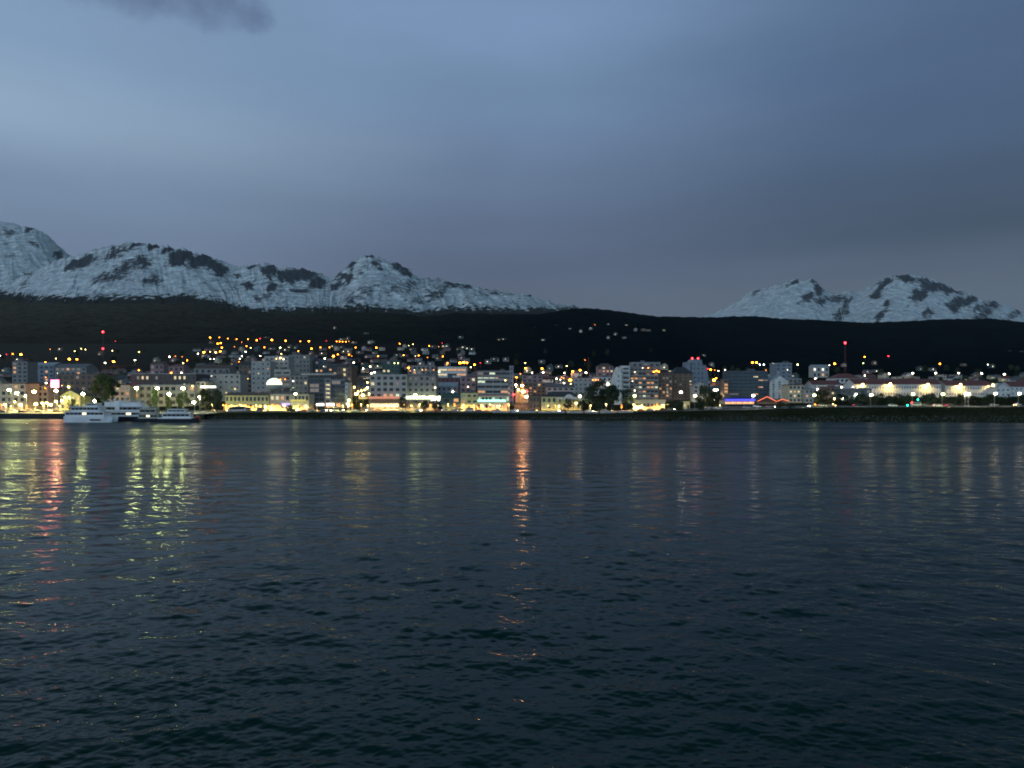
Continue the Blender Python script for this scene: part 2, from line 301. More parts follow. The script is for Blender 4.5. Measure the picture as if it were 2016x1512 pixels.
mountain('mountains', S1, 7200, 4300, 350, B1, 500, 90, 31, 0.2, True, 60)
mountain('mountains', S2, 5400, 3700, 330, B2, 1500, 150, 41, 0.26, True, 45)
mountain('mountains', S3, 8200, 5200, 300, B3, 900, 130, 61, 0.12, False, 55)

# ------------------------------------------------------------------ water
def water_mat():
    m = bpy.data.materials.new('sea water'); m.use_nodes = True; nt = m.node_tree; b = nt.nodes['Principled BSDF']; L = nt.links.new
    b.inputs['Base Color'].default_value = (0.001, 0.017, 0.015, 1); b.inputs['IOR'].default_value = 1.20; b.inputs['Specular Tint'].default_value = (0.3, 0.9, 0.85, 1)
    tc = nt.nodes.new('ShaderNodeTexCoord'); prev = None
    # roughness rises with distance in place of unresolved waves, streaked by stretched noise
    sx = nt.nodes.new('ShaderNodeSeparateXYZ'); L(tc.outputs['Object'], sx.inputs[0]); rr = nt.nodes.new('ShaderNodeMapRange'); rr.inputs['From Min'].default_value = 95; rr.inputs['From Max'].default_value = 260
    rr.inputs['To Min'].default_value = 0.075; rr.inputs['To Max'].default_value = 0.42; L(sx.outputs['Y'], rr.inputs['Value']); wn = nt.nodes.new('ShaderNodeTexNoise'); wm = nt.nodes.new('ShaderNodeMapping'); wm.inputs['Scale'].default_value = (0.012, 0.11, 1); L(tc.outputs['Object'], wm.inputs['Vector']); L(wm.outputs['Vector'], wn.inputs['Vector']); wn.inputs['Scale'].default_value = 1; wn.inputs['Detail'].default_value = 4; wn.inputs['Roughness'].default_value = 0.65
    wr = nt.nodes.new('ShaderNodeMapRange'); wr.inputs['From Min'].default_value = 0.35; wr.inputs['From Max'].default_value = 0.65; wr.inputs['To Min'].default_value = 0.62; wr.inputs['To Max'].default_value = 1.3; L(wn.outputs['Fac'], wr.inputs['Value'])
    wx = nt.nodes.new('ShaderNodeMath'); wx.operation = 'MULTIPLY'; L(rr.outputs['Result'], wx.inputs[0]); L(wr.outputs['Result'], wx.inputs[1]); L(wx.outputs[0], b.inputs['Roughness'])
    for sc, rot, an, dist, det in ((0.7, 0.45, 0.42, 0.06, 2), (2.4, -0.35, 0.5, 0.025, 3)):
        mp = nt.nodes.new('ShaderNodeMapping'); mp.inputs['Rotation'].default_value = (0, 0, rot); mp.inputs['Scale'].default_value = (sc * an, sc, sc)
        L(tc.outputs['Object'], mp.inputs['Vector'])
        n = nt.nodes.new('ShaderNodeTexNoise'); n.inputs['Scale'].default_value = 1; n.inputs['Detail'].default_value = det; n.inputs['Roughness'].default_value = 0.5; n.inputs['Distortion'].default_value = 0.3
        L(mp.outputs['Vector'], n.inputs['Vector'])
        bp = nt.nodes.new('ShaderNodeBump'); bp.inputs['Distance'].default_value = dist * WB; L(n.outputs['Fac'], bp.inputs['Height'])
        if prev: L(prev.outputs['Normal'], bp.inputs['Normal'])
        prev = bp
    L(prev.outputs['Normal'], b.inputs['Normal'])
    return m
WR, WB = 0.13, 1.0
NR, NC = 900, 1350
inv = np.linspace(1 / 470.0, 1 / 22.0, NR)[::-1]; Yw = 1 / inv; uw = np.linspace(-1.15, 1.15, NC)
U, YY = np.meshgrid(uw, Yw); XW = U * YY; ZW = np.zeros_like(XW)
dY = np.gradient(Yw)[:, None]
for k in range(140):
    big = k >= 116
    lam = (2.6 * (7.5 / 2.6) ** rng.random()) if big else (0.3 * (3.5 / 0.3) ** rng.random()); th = rng.normal(math.radians(66 if k % 3 else 118), math.radians(26)); kk = 2 * PI / lam
    amp = 0.0021 * lam if big else 0.0031 * lam * (1 if lam < 0.9 else (0.9 / lam) ** 0.75)
    ZW += amp * np.clip((lam / dY - 2.2) / 2.5, 0, 1) * np.sin(kk * (XW * math.cos(th) + YY * math.sin(th)) + rng.random() * 6.28)
ZW *= 1.0 + 1.4 * (fbm(XW * 0.09, YY * 0.09, 3, 77) - 0.5)
ZW *= np.clip((1.15 - np.abs(U)) / 0.03, 0, 1) * np.clip((YY - 22) / 3, 0, 1)
me = grid('water', np.stack([XW, YY, ZW], 2), water_mat())
wo = struct(link('water', me))
# the flat rest of the bay joins the same object
mbw = MB(); e0, e1 = 22 * 1.15, 470 * 1.15
for p in ([(-4000, 22, 0), (-e0, 22, 0), (-e1, 470, 0), (-4000, 470, 0)], [(e0, 22, 0), (4000, 22, 0), (4000, 470, 0), (e1, 470, 0)], [(-4000, -3000, 0), (4000, -3000, 0), (4000, 22, 0), (-4000, 22, 0)]):
    mbw.quad(p)
ow = link('water', mbw.mesh('water_flat', me.materials[0])); struct(ow)

# ------------------------------------------------------------------ avenue, promenade, quay
def strip(name, s0, s1, m, dz, p0=-900, p1=2900, nseg=240):
    px = np.linspace(p0, p1, nseg); ss = np.linspace(s0, s1, 5); P, S_ = np.meshgrid(px, ss); Y = S_ + ys(P)
    z = ground_z(P, Y) + dz
    return struct(link(name, grid(name, np.stack([X(P, Y), Y, z], 2), m)))
ASPH = mat('asphalt', (0.05, 0.05, 0.052), 0.75, 0.2, 0.8); CONC = mat('concrete paving', (0.22, 0.21, 0.19), 0.85, 0.2, 0.5)
strip('road', 32, 50, ASPH, 0.05)
strip('pavement', 24.5, 31.9, CONC, 0.17, -900, 1240); strip('pavement', 28, 31.9, CONC, 0.17, 1240, 2900)
strip('pavement', 50.1, 55, CONC, 0.17)
PAINT = mat('road paint', (0.6, 0.6, 0.56), 0.7, 0.2)
for s_ in (36.5, 45.3): strip('road_marking', s_, s_ + 0.15, PAINT, 0.054)
for a, b_ in ((690, 716), (1012, 1046)):
    pxs = np.linspace(0, 1, 5); ss = np.linspace(50, 320, 30); A, S_ = np.meshgrid(pxs, ss)
    P = a + (b_ - a) * A + (S_ - 50) * 0.02; Y = S_ + 385; P = CX + (X(P[0] * 1.0, 440) / Y * F) + (S_ - 50) * 0.03
    struct(link('road', grid('road_up', np.stack([X(P, Y), Y, ground_z(P, Y) + 0.06], 2), ASPH)))
# quay wall on the left
QM = mat('quay concrete', (0.26, 0.24, 0.20), 0.9, 0.35, 0.4)
q = MB(); qx = [(-900), 0, 150, 402]
for a, b_ in zip(qx[:-1], qx[1:]):
    ya, yb = ys(a) - 1.0, ys(b_) - 1.0; xa, xb = X(a, ya), X(b_, yb)
    za = 2.75
    q.quad([(xa, ya, -3), (xb, yb, -3), (xb, yb, za), (xa, ya, za)], 1); q.quad([(xa, ya, za), (xb, yb, za), (xb, yb + 24, 3.06), (xa, ya + 24, 3.06)])
struct(q.build('quay', [QM, mat('quay wall', (0.03, 0.028, 0.025), 0.9, 0.35, 0.4)]))
strip('pavement', 50.2, 130, CONC, 0.12, -900, 132, 60)
FEND = mat('black rubber', (0.02, 0.02, 0.02), 0.9)

# ------------------------------------------------------------------ place names used in labels
COLS = [(-999, 60, 'the lit car park'), (60, 130, 'the red sign'), (130, 280, 'the moored catamaran'), (280, 400, 'the long dark hall'), (400, 440, 'the grey office'), (440, 530, 'the yellow arcade building'), (530, 600, 'the glowing dome'),
        (600, 690, 'the teal glass block'), (690, 725, 'the bright side street'), (725, 802, 'the pale hotel'), (802, 870, 'the glowing canopy'), (870, 940, 'the small yellow block'), (940, 1010, 'the cyan light strip'), (1010, 1070, 'the orange floodlit spire'),
        (1070, 1150, 'the arched customs house'), (1150, 1206, 'the dark waterfront trees'), (1206, 1245, 'the white fin tower'), (1245, 1320, 'the balconied flats'), (1320, 1400, 'the stepped blue-grey tower'), (1400, 1485, 'the blue-lit restaurant'),
        (1485, 1560, 'the orange neon gables'), (1560, 1680, 'the red-roofed museum wing'), (1680, 1860, 'the long prison block'), (1860, 1957, 'the second prison block'), (1957, 9999, 'the white gable')]
def near(px):
    for a, b_, n in COLS:
        if a <= px < b_: return n
def band(py): return 'high above' if py < 678 else 'well above' if py < 712 else 'just above'
def short(l):
    w = l.split()
    for i, t in enumerate(w):
        if t in ('with', 'above', 'behind', 'left', 'right', 'below', 'beside', 'at', 'in', 'between', 'under', 'of', 'carrying', 'rising', 'topping', 'just', 'lit', 'up') and i > 1: return ' '.join(w[:i])[:60]
    return ' '.join(w[:6])

# ------------------------------------------------------------------ buildings
WMESH = {}
def win_mesh(w, h, k):
    key = (round(w, 2), round(h, 2), k)
    if key not in WMESH:
        b = MB(); t = 0.10
        b.box(-w / 2, w / 2, -0.02, 0.06, 0, h, 1)
        b.box(-w / 2 - t, w / 2 + t, -0.10, 0.0, -t, 0 - 0.002, 0); b.box(-w / 2 - t, w / 2 + t, -0.10, 0.0, h + 0.002, h + t, 0)
        b.box(-w / 2 - t, -w / 2 - 0.002, -0.10, 0.0, 0, h, 0); b.box(w / 2 + 0.002, w / 2 + t, -0.10, 0.0, 0, h, 0)
        n = max(1, int(w / 1.4))
        for i in range(1, n + 1): b.box(-w / 2 + w * i / (n + 1) - 0.04, -w / 2 + w * i / (n + 1) + 0.04, -0.07, -0.021, 0.002, h - 0.002, 0)
        WMESH[key] = b.mesh('window', [FRAME, WIN[k]])
    return WMESH[key]
BLD = []
def T(t, x, y=None):
    ox, sc = {1: (0, 7.754), 2: (240, 7.754), 3: (480, 7.754), 4: (720, 7.754), 5: (960, 7.754), 6: (1200, 7.754), 7: (1440, 6.3), 8: (1696, 6.3)}[t]
    return ox + x / sc if y is None else (ox + x / sc, 640 + y / sc)
def building(label, cat, p0, p1, ptop, Y, depth, floors, cols, wall, roof='flat', rc='grey', lit=(), frac=0.1, name='building', ww=0.5, wh=0.5, z0=None, band_=False, base=None, balcony=False, litc='yoo', rh=None, door=True, zb=None):
    xa, xb = X(p0, Y), X(p1, Y); xc = (xa + xb) / 2; w = xb - xa
    g = min(gz(xa, Y), gz(xb, Y), gz(xa, Y + depth)) if zb is None else zb
    top = Z(ptop, Y); gb = max(gz(xa, Y), gz(xb, Y)) if zb is None else zb
    o = thing(name, label, cat, (xc, Y, g)); o['px'] = (p0 + p1) / 2
    if rh is None: rh = {'flat': 0.5, 'gable': min(depth * 0.22, 3.5), 'hip': min(depth * 0.2, 3.5), 'front': w * 0.25, 'shed': 2.0}[roof]
    eave = top - g - rh
    b = MB(); b.box(-w / 2, w / 2, 0, depth, -3, eave)
    b.build('wall', W[wall], o)
    r = MB(); e = 0.35
    if roof == 'flat':
        r.box(-w / 2 - 0.12, w / 2 + 0.12, -0.12, 0.25, eave + 0.002, eave + rh); r.box(-w / 2 - 0.12, w / 2 + 0.12, depth - 0.25, depth + 0.12, eave + 0.002, eave + rh)
        r.box(-w / 2 - 0.12, -w / 2 + 0.25, 0.252, depth - 0.252, eave + 0.002, eave + rh); r.box(w / 2 - 0.25, w / 2 + 0.12, 0.252, depth - 0.252, eave + 0.002, eave + rh)
        r.box(-w / 2 + 0.252, w / 2 - 0.252, 0.254, depth - 0.254, eave + 0.002, eave + 0.08)
        r.build('roof', W[wall] if rc == 'wall' else R_[rc], o)
        if w > 8 and floors > 2:
            u = MB(); ux = random.uniform(-w * 0.3, w * 0.2); u.box(ux, ux + random.uniform(2, 4), depth * 0.3, depth * 0.3 + 3, eave + 0.09, eave + rh + random.uniform(0.8, 1.8)); u.build('rooftop_unit', R_['grey'], o)
    elif roof == 'gable':       # ridge runs left to right
        for y0, y1, za, zb_ in ((-e, depth / 2, eave, eave + rh), (depth / 2, depth + e, eave + rh, eave)):
            r.v += [(-w / 2 - e, y0, za), (w / 2 + e, y0, za), (w / 2 + e, y1, zb_), (-w / 2 - e, y1, zb_), (-w / 2 - e, y0, za + 0.2), (w / 2 + e, y0, za + 0.2), (w / 2 + e, y1, zb_ + 0.2), (-w / 2 - e, y1, zb_ + 0.2)]
            k = len(r.v) - 8
            for q_ in ((0, 3, 2, 1), (4, 5, 6, 7), (0, 1, 5, 4), (1, 2, 6, 5), (2, 3, 7, 6), (3, 0, 4, 7)): r.f.append(tuple(k + i for i in q_)); r.m.append(0)
        for sx in (-w / 2 + 0.01, w / 2 - 0.01): r.quad([(sx, 0, eave), (sx, depth, eave), (sx, depth / 2, eave + rh)], 1)
        r.build('roof', [R_[rc], W[wall]], o)
    elif roof == 'hip':
        i = min(w * 0.3, depth / 2); a = [(-w / 2 - e, -e, eave), (w / 2 + e, -e, eave), (w / 2 + e, depth + e, eave), (-w / 2 - e, depth + e, eave), (-w / 2 + i, depth / 2, eave + rh), (w / 2 - i, depth / 2, eave + rh)]
        r.v += a; r.f += [(0, 1, 5, 4), (1, 2, 5), (2, 3, 4, 5), (3, 0, 4), (0, 3, 2, 1)]; r.m += [0] * 5; r.build('roof', R_[rc], o)
    elif roof == 'front':       # gable faces the water
        r.prism([(-w / 2 - e, eave - 0.1), (-w / 2 - e, eave - 0.35), (0, eave + rh - 0.25), (w / 2 + e, eave - 0.35), (w / 2 + e, eave - 0.1), (0, eave + rh)], -e, depth + e)
        r.build('roof', R_[rc], o); gm = MB(); gm.prism([(-w / 2, eave + 0.001), (w / 2, eave + 0.001), (0, eave + rh - 0.26)], 0.01, depth - 0.01); gm.build('gable_wall', W[wall], o)
    elif roof == 'shed':
        r.prism([(-w / 2 - e, eave), (w / 2 + e, eave), (w / 2 + e, eave + 0.3), (-w / 2 - e, eave + rh)], -e, depth + e); r.build('roof', R_[rc], o)
    lo = (gb - g) + 0.3; fh = (eave - lo) / floors; ws = []
    if floors * cols <= 100:
        for f_ in range(floors):
            zc = lo + f_ * fh + fh * (1 - wh) * 0.5
            if cols and band_:
                for c in range(cols): ws.append([-w / 2 + w * (c + 0.5) / cols, zc, w / cols * 0.9])
            else:
                for c in range(cols): ws.append([-w / 2 + w * (c + 0.5) / cols, zc, w / cols * ww])
    kinds = ['dark'] * len(ws)
    for i in range(len(ws)):
        if random.random() < frac + 0.035: kinds[i] = random.choice(litc)
        elif random.random() < 0.12: kinds[i] = 'dim'
    used = set()
    for (lx, ly, lk) in lit:
        best = sorted(range(len(ws)), key=lambda i: (PX(xc + ws[i][0], Y) - lx) ** 2 + (PY(g + ws[i][1] + fh * wh / 2, Y) - ly) ** 2 + (1e6 if i in used else 0))
        if best: kinds[best[0]] = lk; used.add(best[0])
    for (wx, wz, wid), k in zip(ws, kinds):
        link('window', win_mesh(wid, fh * wh, k), o, (wx, 0, wz))
    if door:
        d = MB(); d.box(-0.6, 0.6, -0.06, 0.01, lo - 0.3, lo + 1.9); d.build('door', mat('door paint', (0.06, 0.05, 0.045), 0.5), o, (w * 0.5 - 0.5 - w * 0.5 / max(1, cols) * 0 - 0.4, -0.02, 0) if cols > 1 else (0, -0.1, 0))
    if balcony:
        for f_ in range(1, floors):
            bb = MB(); z_ = lo + f_ * fh; bb.box(-w / 2 + 0.3, w / 2 - 0.3, -1.3, -0.11, z_ - 0.15, z_); bb.box(-w / 2 + 0.3, w / 2 - 0.3, -1.3, -1.22, z_ + 0.001, z_ + 0.9); bb.build('balcony', W[wall if balcony is True else balcony], o)
    BLD.append((min(p0, p1), max(p0, p1), ptop, Y, label, o)); o['_Y'] = Y
    return o
def lw(t, pts, k): return [(*T(t, x, y), k) for x, y in pts]

B = building
# left town
B('grey tower block with orange windows at its left edge, above the lit car park', 'apartment block', 24, 54, 711, 640, 14, 7, 3, 'grey', lit=[(28, 726, 'o'), (27, 735, 'o'), (29, 716, 'dim')], frac=0)
B('low blue-grey roofed hall behind the grey tower block', 'building', 58, 106, 713, 760, 20, 4, 5, 'blue', 'gable', 'pale')
B('long dim hall with one orange window below the red mast', 'building', 108, 170, 716, 740, 20, 4, 6, 'grey', 'gable', 'grey', lit=[(136, 727, 'o')])
B('flat-roofed brown block behind the red sign', 'building', 112, 205, 736, 560, 20, 4, 8, 'brown', 'flat', 'grey', frac=0.03)
B('ochre three-storey block behind the lit car park', 'building', -60, 50, 754, 470, 14, 4, 9, 'cream', 'flat', 'brown', frac=0.08)
B('beige shop block beside the red sign', 'shop', 54, 94, 752, 484, 12, 4, 4, 'cream', 'gable', 'brown', lit=lw(1, [(450, 820), (520, 815)], 'o'))
B('yellow gabled ferry pavilion beside the dark tree', 'pavilion', 119, 158, 767, 452, 12, 2, 4, 'yellow', 'front', 'brown', lit=lw(1, [(1010, 1100), (1060, 1100)], 'y'), rh=3.4)
B('small ochre block behind the right end of the catamaran', 'building', 216, 256, 757, 480, 12, 4, 4, 'cream', 'flat', 'brown', lit=lw(2, [(100, 1060)], 'o'))
B('pale gabled house just right of the dark tree', 'house', 212, 240, 742, 540, 10, 4, 3, 'pale', 'gable', 'dark')
B('long dark hall with a row of round yellow windows', 'hall', 258, 386, 735, 500, 22, 4, 14, 'dark', 'flat', 'pale', lit=lw(2, [(325, 858), (415, 855), (790, 860), (890, 858), (985, 860)], 'y'), frac=0, litc='y', ww=0.42, wh=0.42)
B('lit cream arcade in front of the long dark hall', 'arcade', 262, 384, 757, 488, 8, 3, 10, 'cream', 'flat', 'pale', frac=0.05, ww=0.6)
B('beige corner house left of the grey office', 'house', 386, 404, 744, 500, 12, 4, 2, 'cream', 'hip', 'grey')
B('pink-walled house roof behind the long dark hall', 'house', 296, 322, 712, 760, 12, 3, 3, 'pink', 'gable', 'brown', frac=0)
B('reddish house beside the bright orange lamp above the long dark hall', 'house', 332, 362, 716, 720, 12, 3, 3, 'pink', 'hip', 'red', frac=0)
B('broad grey shed above the grey office', 'shed', 382, 452, 718, 700, 18, 3, 6, 'grey', 'gable', 'brown', frac=0.03)
o = B('grey office with three rows of small windows', 'office', 418, 473, 735, 520, 14, 5, 5, 'pale', 'flat', 'grey', frac=0, ww=0.34, wh=0.34)
B('tan wall house with steep dark roof left of the stepped pale block', 'house', 470, 496, 712, 600, 12, 6, 3, 'brown', 'gable', 'dark', frac=0)
B('stepped pale block left of the dome', 'apartment block', 495, 532, 711, 580, 14, 7, 4, 'pale', 'flat', 'wall', frac=0.03, ww=0.3, wh=0.3)
B('taller pale block just behind the dome', 'apartment block', 521, 568, 701, 600, 14, 8, 5, 'pale', 'flat', 'wall', frac=0.02, ww=0.4, wh=0.3)
B('low grey front block with two balconies behind the dome', 'apartment block', 540, 572, 727, 540, 10, 5, 2, 'pale', 'flat', 'wall', frac=0, ww=0.7, wh=0.3, balcony=True)
B('wide dim grey block right of the dome', 'apartment block', 568, 610, 698, 640, 16, 8, 6, 'grey', 'flat', 'grey', frac=0.02, ww=0.4, wh=0.3)
B('lower grey block between dome and teal glass block', 'apartment block', 572, 606, 738, 520, 12, 5, 4, 'grey', 'flat', 'grey', frac=0.03)
B('dark slab block above the teal glass block', 'apartment block', 611, 645, 709, 650, 14, 7, 4, 'teal', 'flat', 'grey', frac=0.05)
B('dim slab with flat roof behind the bright side street', 'apartment block', 646, 682, 716, 640, 14, 7, 4, 'dark', 'flat', 'grey', frac=0.05)
B('brown corner block left of the bright side street', 'apartment block', 664, 692, 722, 560, 20, 6, 3, 'brown', 'flat', 'dark', frac=0.04)
B('teal glass hotel block with pale frame', 'hotel', 610, 664, 735, 480, 18, 7, 6, 'teal', 'flat', 'pale', frac=0.0, band_=True, wh=0.7)
B('teal glass wing beside the lit stair column', 'hotel', 653, 679, 747, 474, 14, 6, 3, 'teal', 'flat', 'pale', frac=0.0, band_=True, wh=0.7)
B('narrow stair column of yellow lit windows on the teal glass block', 'stair tower', 639, 652, 744, 473.5, 6, 7, 1, 'grey', 'flat', 'grey', lit=[(646, y, 'y') for y in (757, 763, 769, 778)], frac=0, ww=0.6, wh=0.4)
B('slim white lit pier at the right edge of the teal glass wing', 'stair tower', 679.5, 685, 753, 473, 12, 6, 1, 'white', 'flat', 'wall', frac=0, ww=0.4, wh=0.3)
B('yellow two-storey arcade building with dark red roof', 'arcade', 443.5, 529, 773, 446, 12, 2, 11, 'yellow', 'gable', 'brown', frac=0, ww=0.45, wh=0.5, rh=1.6)
B('orange-lit shopfront below the dome', 'shop', 531, 571, 774, 447, 12, 2, 4, 'cream', 'flat', 'grey', lit=lw(3, [(435, 1145), (490, 1145)], 'y') + lw(3, [(500, 1200)], 'o'), frac=0.2)
B('shop with yellow fascia under a street lamp', 'shop', 571.5, 608, 774, 447, 12, 2, 5, 'cream', 'flat', 'brown', frac=0.2, litc='y')
B('pale base block carrying the glowing dome', 'building', 527, 573, 770, 466, 12, 3, 5, 'grey', 'flat', 'grey', frac=0.05)
# centre
B('pale five-storey hotel with square windows above an orange-lit cafe', 'hotel', 727.7, 801, 737, 450, 16, 6, 6, 'pale', 'flat', 'wall', lit=lw(4, [(320, 1050)], 'o') + lw(4, [(415, 1050)], 'o') + lw(4, [(500, 1050)], 'g'), frac=0, ww=0.52, wh=0.5)
B('dim grey hotel wing right of the pale hotel', 'hotel', 802.2, 858, 738.5, 452, 16, 6, 5, 'grey', 'flat', 'grey', frac=0, ww=0.4, wh=0.42)
B('dark green block above the pale hotel', 'apartment block', 752, 786, 709, 640, 14, 7, 4, 'green', 'flat', 'grey', frac=0.06)
B('grey flats with small lamps above the hotel wing', 'apartment block', 803, 856, 719, 600, 14, 6, 6, 'grey', 'flat', 'grey', frac=0.06, litc='yo')
B('white block with long lit window bands right of the hotel wing', 'office', 862, 918, 722, 560, 14, 6, 3, 'white', 'flat', 'wall', lit=lw(4, [(1210, 668), (1200, 775), (1190, 825)], 'y') + lw(4, [(1300, 718), (1400, 718), (1500, 718)], 'o'), frac=0, band_=True, wh=0.35)
B('dull red clad block right of the hotel wing', 'building', 858.5, 904, 743, 520, 12, 5, 5, 'red', 'flat', 'grey', frac=0)
B('blue-grey flat roofed block above the green roofed hut', 'building', 859, 900, 753, 480, 12, 4, 4, 'blue', 'gable', 'pale', frac=0)
B('pinkish block with one lit window left of the banded office', 'building', 907, 937, 741, 500, 12, 5, 3, 'pink', 'flat', 'red', lit=lw(4, [(1645, 838)], 'y'), frac=0.05)
B('dark green boarded hut on the waterfront', 'hut', 871, 907, 775, 447, 10, 2, 2, 'green', 'gable', 'green', frac=0, rh=2.0)
B('small bright yellow block with two low windows', 'building', 907.2, 940, 772, 446, 10, 3, 3, 'yellow', 'flat', 'green', frac=0, ww=0.5, wh=0.3)
B('wide grey office with dark horizontal window bands', 'office', 940.5, 1001, 745, 490, 16, 5, 4, 'pale', 'flat', 'wall', lit=lw(4, [(1755, 860)], 'g') + lw(4, [(1770, 1005)], 'o'), frac=0, band_=True, wh=0.42)
B('upper office block with pale lit windows above the banded office', 'office', 940, 1010, 729, 560, 12, 5, 6, 'grey', 'flat', 'grey', lit=lw(4, [(1740, 795), (1825, 788), (1920, 790)], 'g') + lw(5, [(60, 790)], 'g'), frac=0.02, band_=True, wh=0.4)
B('blue-grey stair shaft at the right end of the banded office', 'stair tower', 1003, 1011, 720, 488, 10, 8, 1, 'blue', 'flat', 'pale', frac=0, ww=0.3, wh=0.3)
B('green-lit shopfront under a long cyan light strip', 'shop', 940.6, 1003, 777, 447, 12, 2, 9, 'cream', 'flat', 'red', frac=0.3, litc='g', ww=0.5)
B('brown block right of the orange floodlit spire', 'building', 1032, 1074, 753, 520, 14, 5, 5, 'brown', 'flat', 'grey', lit=lw(5, [(775, 880)], 'y') + lw(5, [(695, 1010)], 'o'), frac=0.02)
B('pinkish upper house behind the orange floodlit spire', 'house', 1028, 1068, 738, 600, 12, 5, 4, 'pink', 'flat', 'grey', frac=0)
B('dark low block left of the customs house', 'building', 1042, 1063, 778, 450, 10, 2, 3, 'brown', 'flat', 'dark', frac=0)
o = B('customs house with hipped dark roof', 'customs house', 1066, 1146, 771, 450, 14, 2, 8, 'yellow', 'hip', 'dark', frac=0, ww=0.45, wh=0.55, rh=3.2, litc='y')
CUST = o
B('broad pale block behind the customs house', 'building', 1076, 1131, 755, 500, 12, 4, 5, 'pale', 'gable', 'grey', frac=0)
B('pale blank-walled block above the dark waterfront trees', 'building', 1130, 1166, 743, 520, 14, 5, 4, 'pale', 'flat', 'red', frac=0.0, ww=0.3, wh=0.3)
B('white low building with a row of orange lamps left of the white fin tower', 'building', 1160, 1204, 742, 560, 12, 5, 5, 'white', 'flat', 'pale', frac=0.04)
B('pinkish flats with orange windows left of the white fin tower', 'apartment block', 1177, 1208, 715, 640, 14, 7, 4, 'pink', 'hip', 'brown', lit=lw(5, [(1790, 700), (1840, 695)], 'o') + lw(5, [(1890, 700), (1790, 655)], 'y'), frac=0)
B('white stack of rounded balconies behind the white fin tower', 'apartment block', 1224.8, 1240, 720, 486, 12, 8, 1, 'white', 'flat', 'wall', frac=0, ww=0.7, wh=0.35, balcony=True)
fl = lw(6, [(490, 940), (505, 1080)], 'g') + lw(6, [(350, 800), (420, 800), (500, 800)], 'o') + lw(6, [(470, 865), (570, 865), (640, 865), (600, 940), (670, 940), (700, 1090), (740, 1085), (515, 1010)], 'o') + lw(6, [(740, 935)], 'g')
B('dark balconied flats with many orange and pale windows', 'apartment block', 1240.5, 1296, 722, 488, 14, 8, 7, 'grey', 'flat', 'grey', lit=fl, frac=0, ww=0.7, wh=0.4, balcony='grey')
B('recessed top storeys above the balconied flats', 'apartment block', 1244, 1300, 713, 540, 12, 8, 5, 'grey', 'flat', 'pale', frac=0.02)
B('brown flats with four orange windows between balconied flats and brown tower', 'apartment block', 1296.5, 1324, 728, 496, 14, 8, 4, 'brown', 'shed', 'dark', lit=lw(6, [(860, 943), (855, 1090), (960, 990)], 'o'), frac=0.03)
B('brown tower with slanted dark roof', 'tower block', 1325, 1364, 722, 505, 14, 8, 4, 'brown', 'hip', 'dark', lit=lw(6, [(1290, 850)], 'g') + lw(6, [(1290, 930)], 'o'), frac=0.0, rh=4.5, ww=0.35, wh=0.35)
B('pale green gable right of the brown tower', 'house', 1366, 1393, 752, 480, 10, 4, 3, 'pale', 'front', 'pale', frac=0.05)
B('slim house with three stacked orange windows left of the teal flats', 'house', 1425, 1434, 746, 478, 8, 6, 1, 'brown', 'flat', 'grey', lit=[(1429, 755, 'o'), (1429, 763, 'o'), (1429, 770, 'o')], frac=0, ww=0.7, wh=0.6)
B('long teal flats with thin window bands above the blue-lit restaurant', 'apartment block', 1434.5, 1512, 730, 482, 14, 8, 8, 'teal', 'flat', 'grey', lit=lw(7, [(370, 670)], 'o'), frac=0.0, band_=True, wh=0.3)
B('low cream wall building under the balconied flats', 'building', 1250, 1310, 787, 427, 6, 1, 8, 'cream', 'flat', 'wall', frac=0, ww=0.4, wh=0.3)
B('small lit kiosk between two round bushes', 'kiosk', 1345, 1358, 790, 424, 4, 1, 2, 'yellow', 'flat', 'wall', lit=[(1350, 795, 'y')], frac=0)
# right
B('pale tower with pointed top right of the teal flats', 'tower block', 1517, 1552, 738, 480, 14, 8, 3, 'white', 'front', 'pale', frac=0, ww=0.3, wh=0.4, rh=4.0)
B('pale square block topping the white tower', 'tower block', 1527, 1559, 714.5, 520, 12, 9, 3, 'blue', 'flat', 'pale', frac=0, ww=0.4, wh=0.3)
B('dark flat roofed block right of the pale tower', 'building', 1553, 1578, 745, 500, 12, 5, 3, 'grey', 'flat', 'pale', frac=0.03)
B('ochre flats lit from the street right of the orange neon gables', 'apartment block', 1553, 1584, 757, 452, 12, 4, 4, 'cream', 'flat', 'brown', lit=lw(7, [(800, 880)], 'y'), frac=0.05)
B('pale green low house right of the ochre flats', 'house', 1585, 1608, 765, 448, 10, 3, 3, 'pale', 'flat', 'grey', frac=0.05)
B('white museum wing with low red roof', 'museum', 1600, 1656, 749, 520, 14, 3, 7, 'white', 'gable', 'red', frac=0, ww=0.3, wh=0.35, rh=3.0)
B('broad red hipped roof building behind the museum wing', 'museum', 1645, 1697, 735, 600, 18, 3, 6, 'white', 'hip', 'red', frac=0, rh=4)
B('blue-grey shed wall in front of the museum wing', 'shed', 1655, 1716, 764, 470, 10, 2, 5, 'teal', 'flat', 'pale', frac=0.0)
B('tan house lit from the street below the museum wing', 'house', 1626, 1654, 761, 480, 10, 3, 3, 'brown', 'flat', 'red', lit=lw(7, [(1265, 832)], 'y'), frac=0)
B('long prison block with pale walls, red roof and many small windows', 'prison block', 1683, 1853, 746, 500, 16, 2, 32, 'white', 'gable', 'red', frac=0, ww=0.25, wh=0.28, rh=3.6)
B('second prison block with yellow-lit ends', 'prison block', 1862.7, 1955, 749, 500, 16, 2, 18, 'white', 'gable', 'red', frac=0, ww=0.25, wh=0.28, rh=3.4)
B('narrow dark connecting house between the prison blocks', 'house', 1850, 1861, 752, 512, 12, 2, 2, 'pale', 'front', 'dark', frac=0)
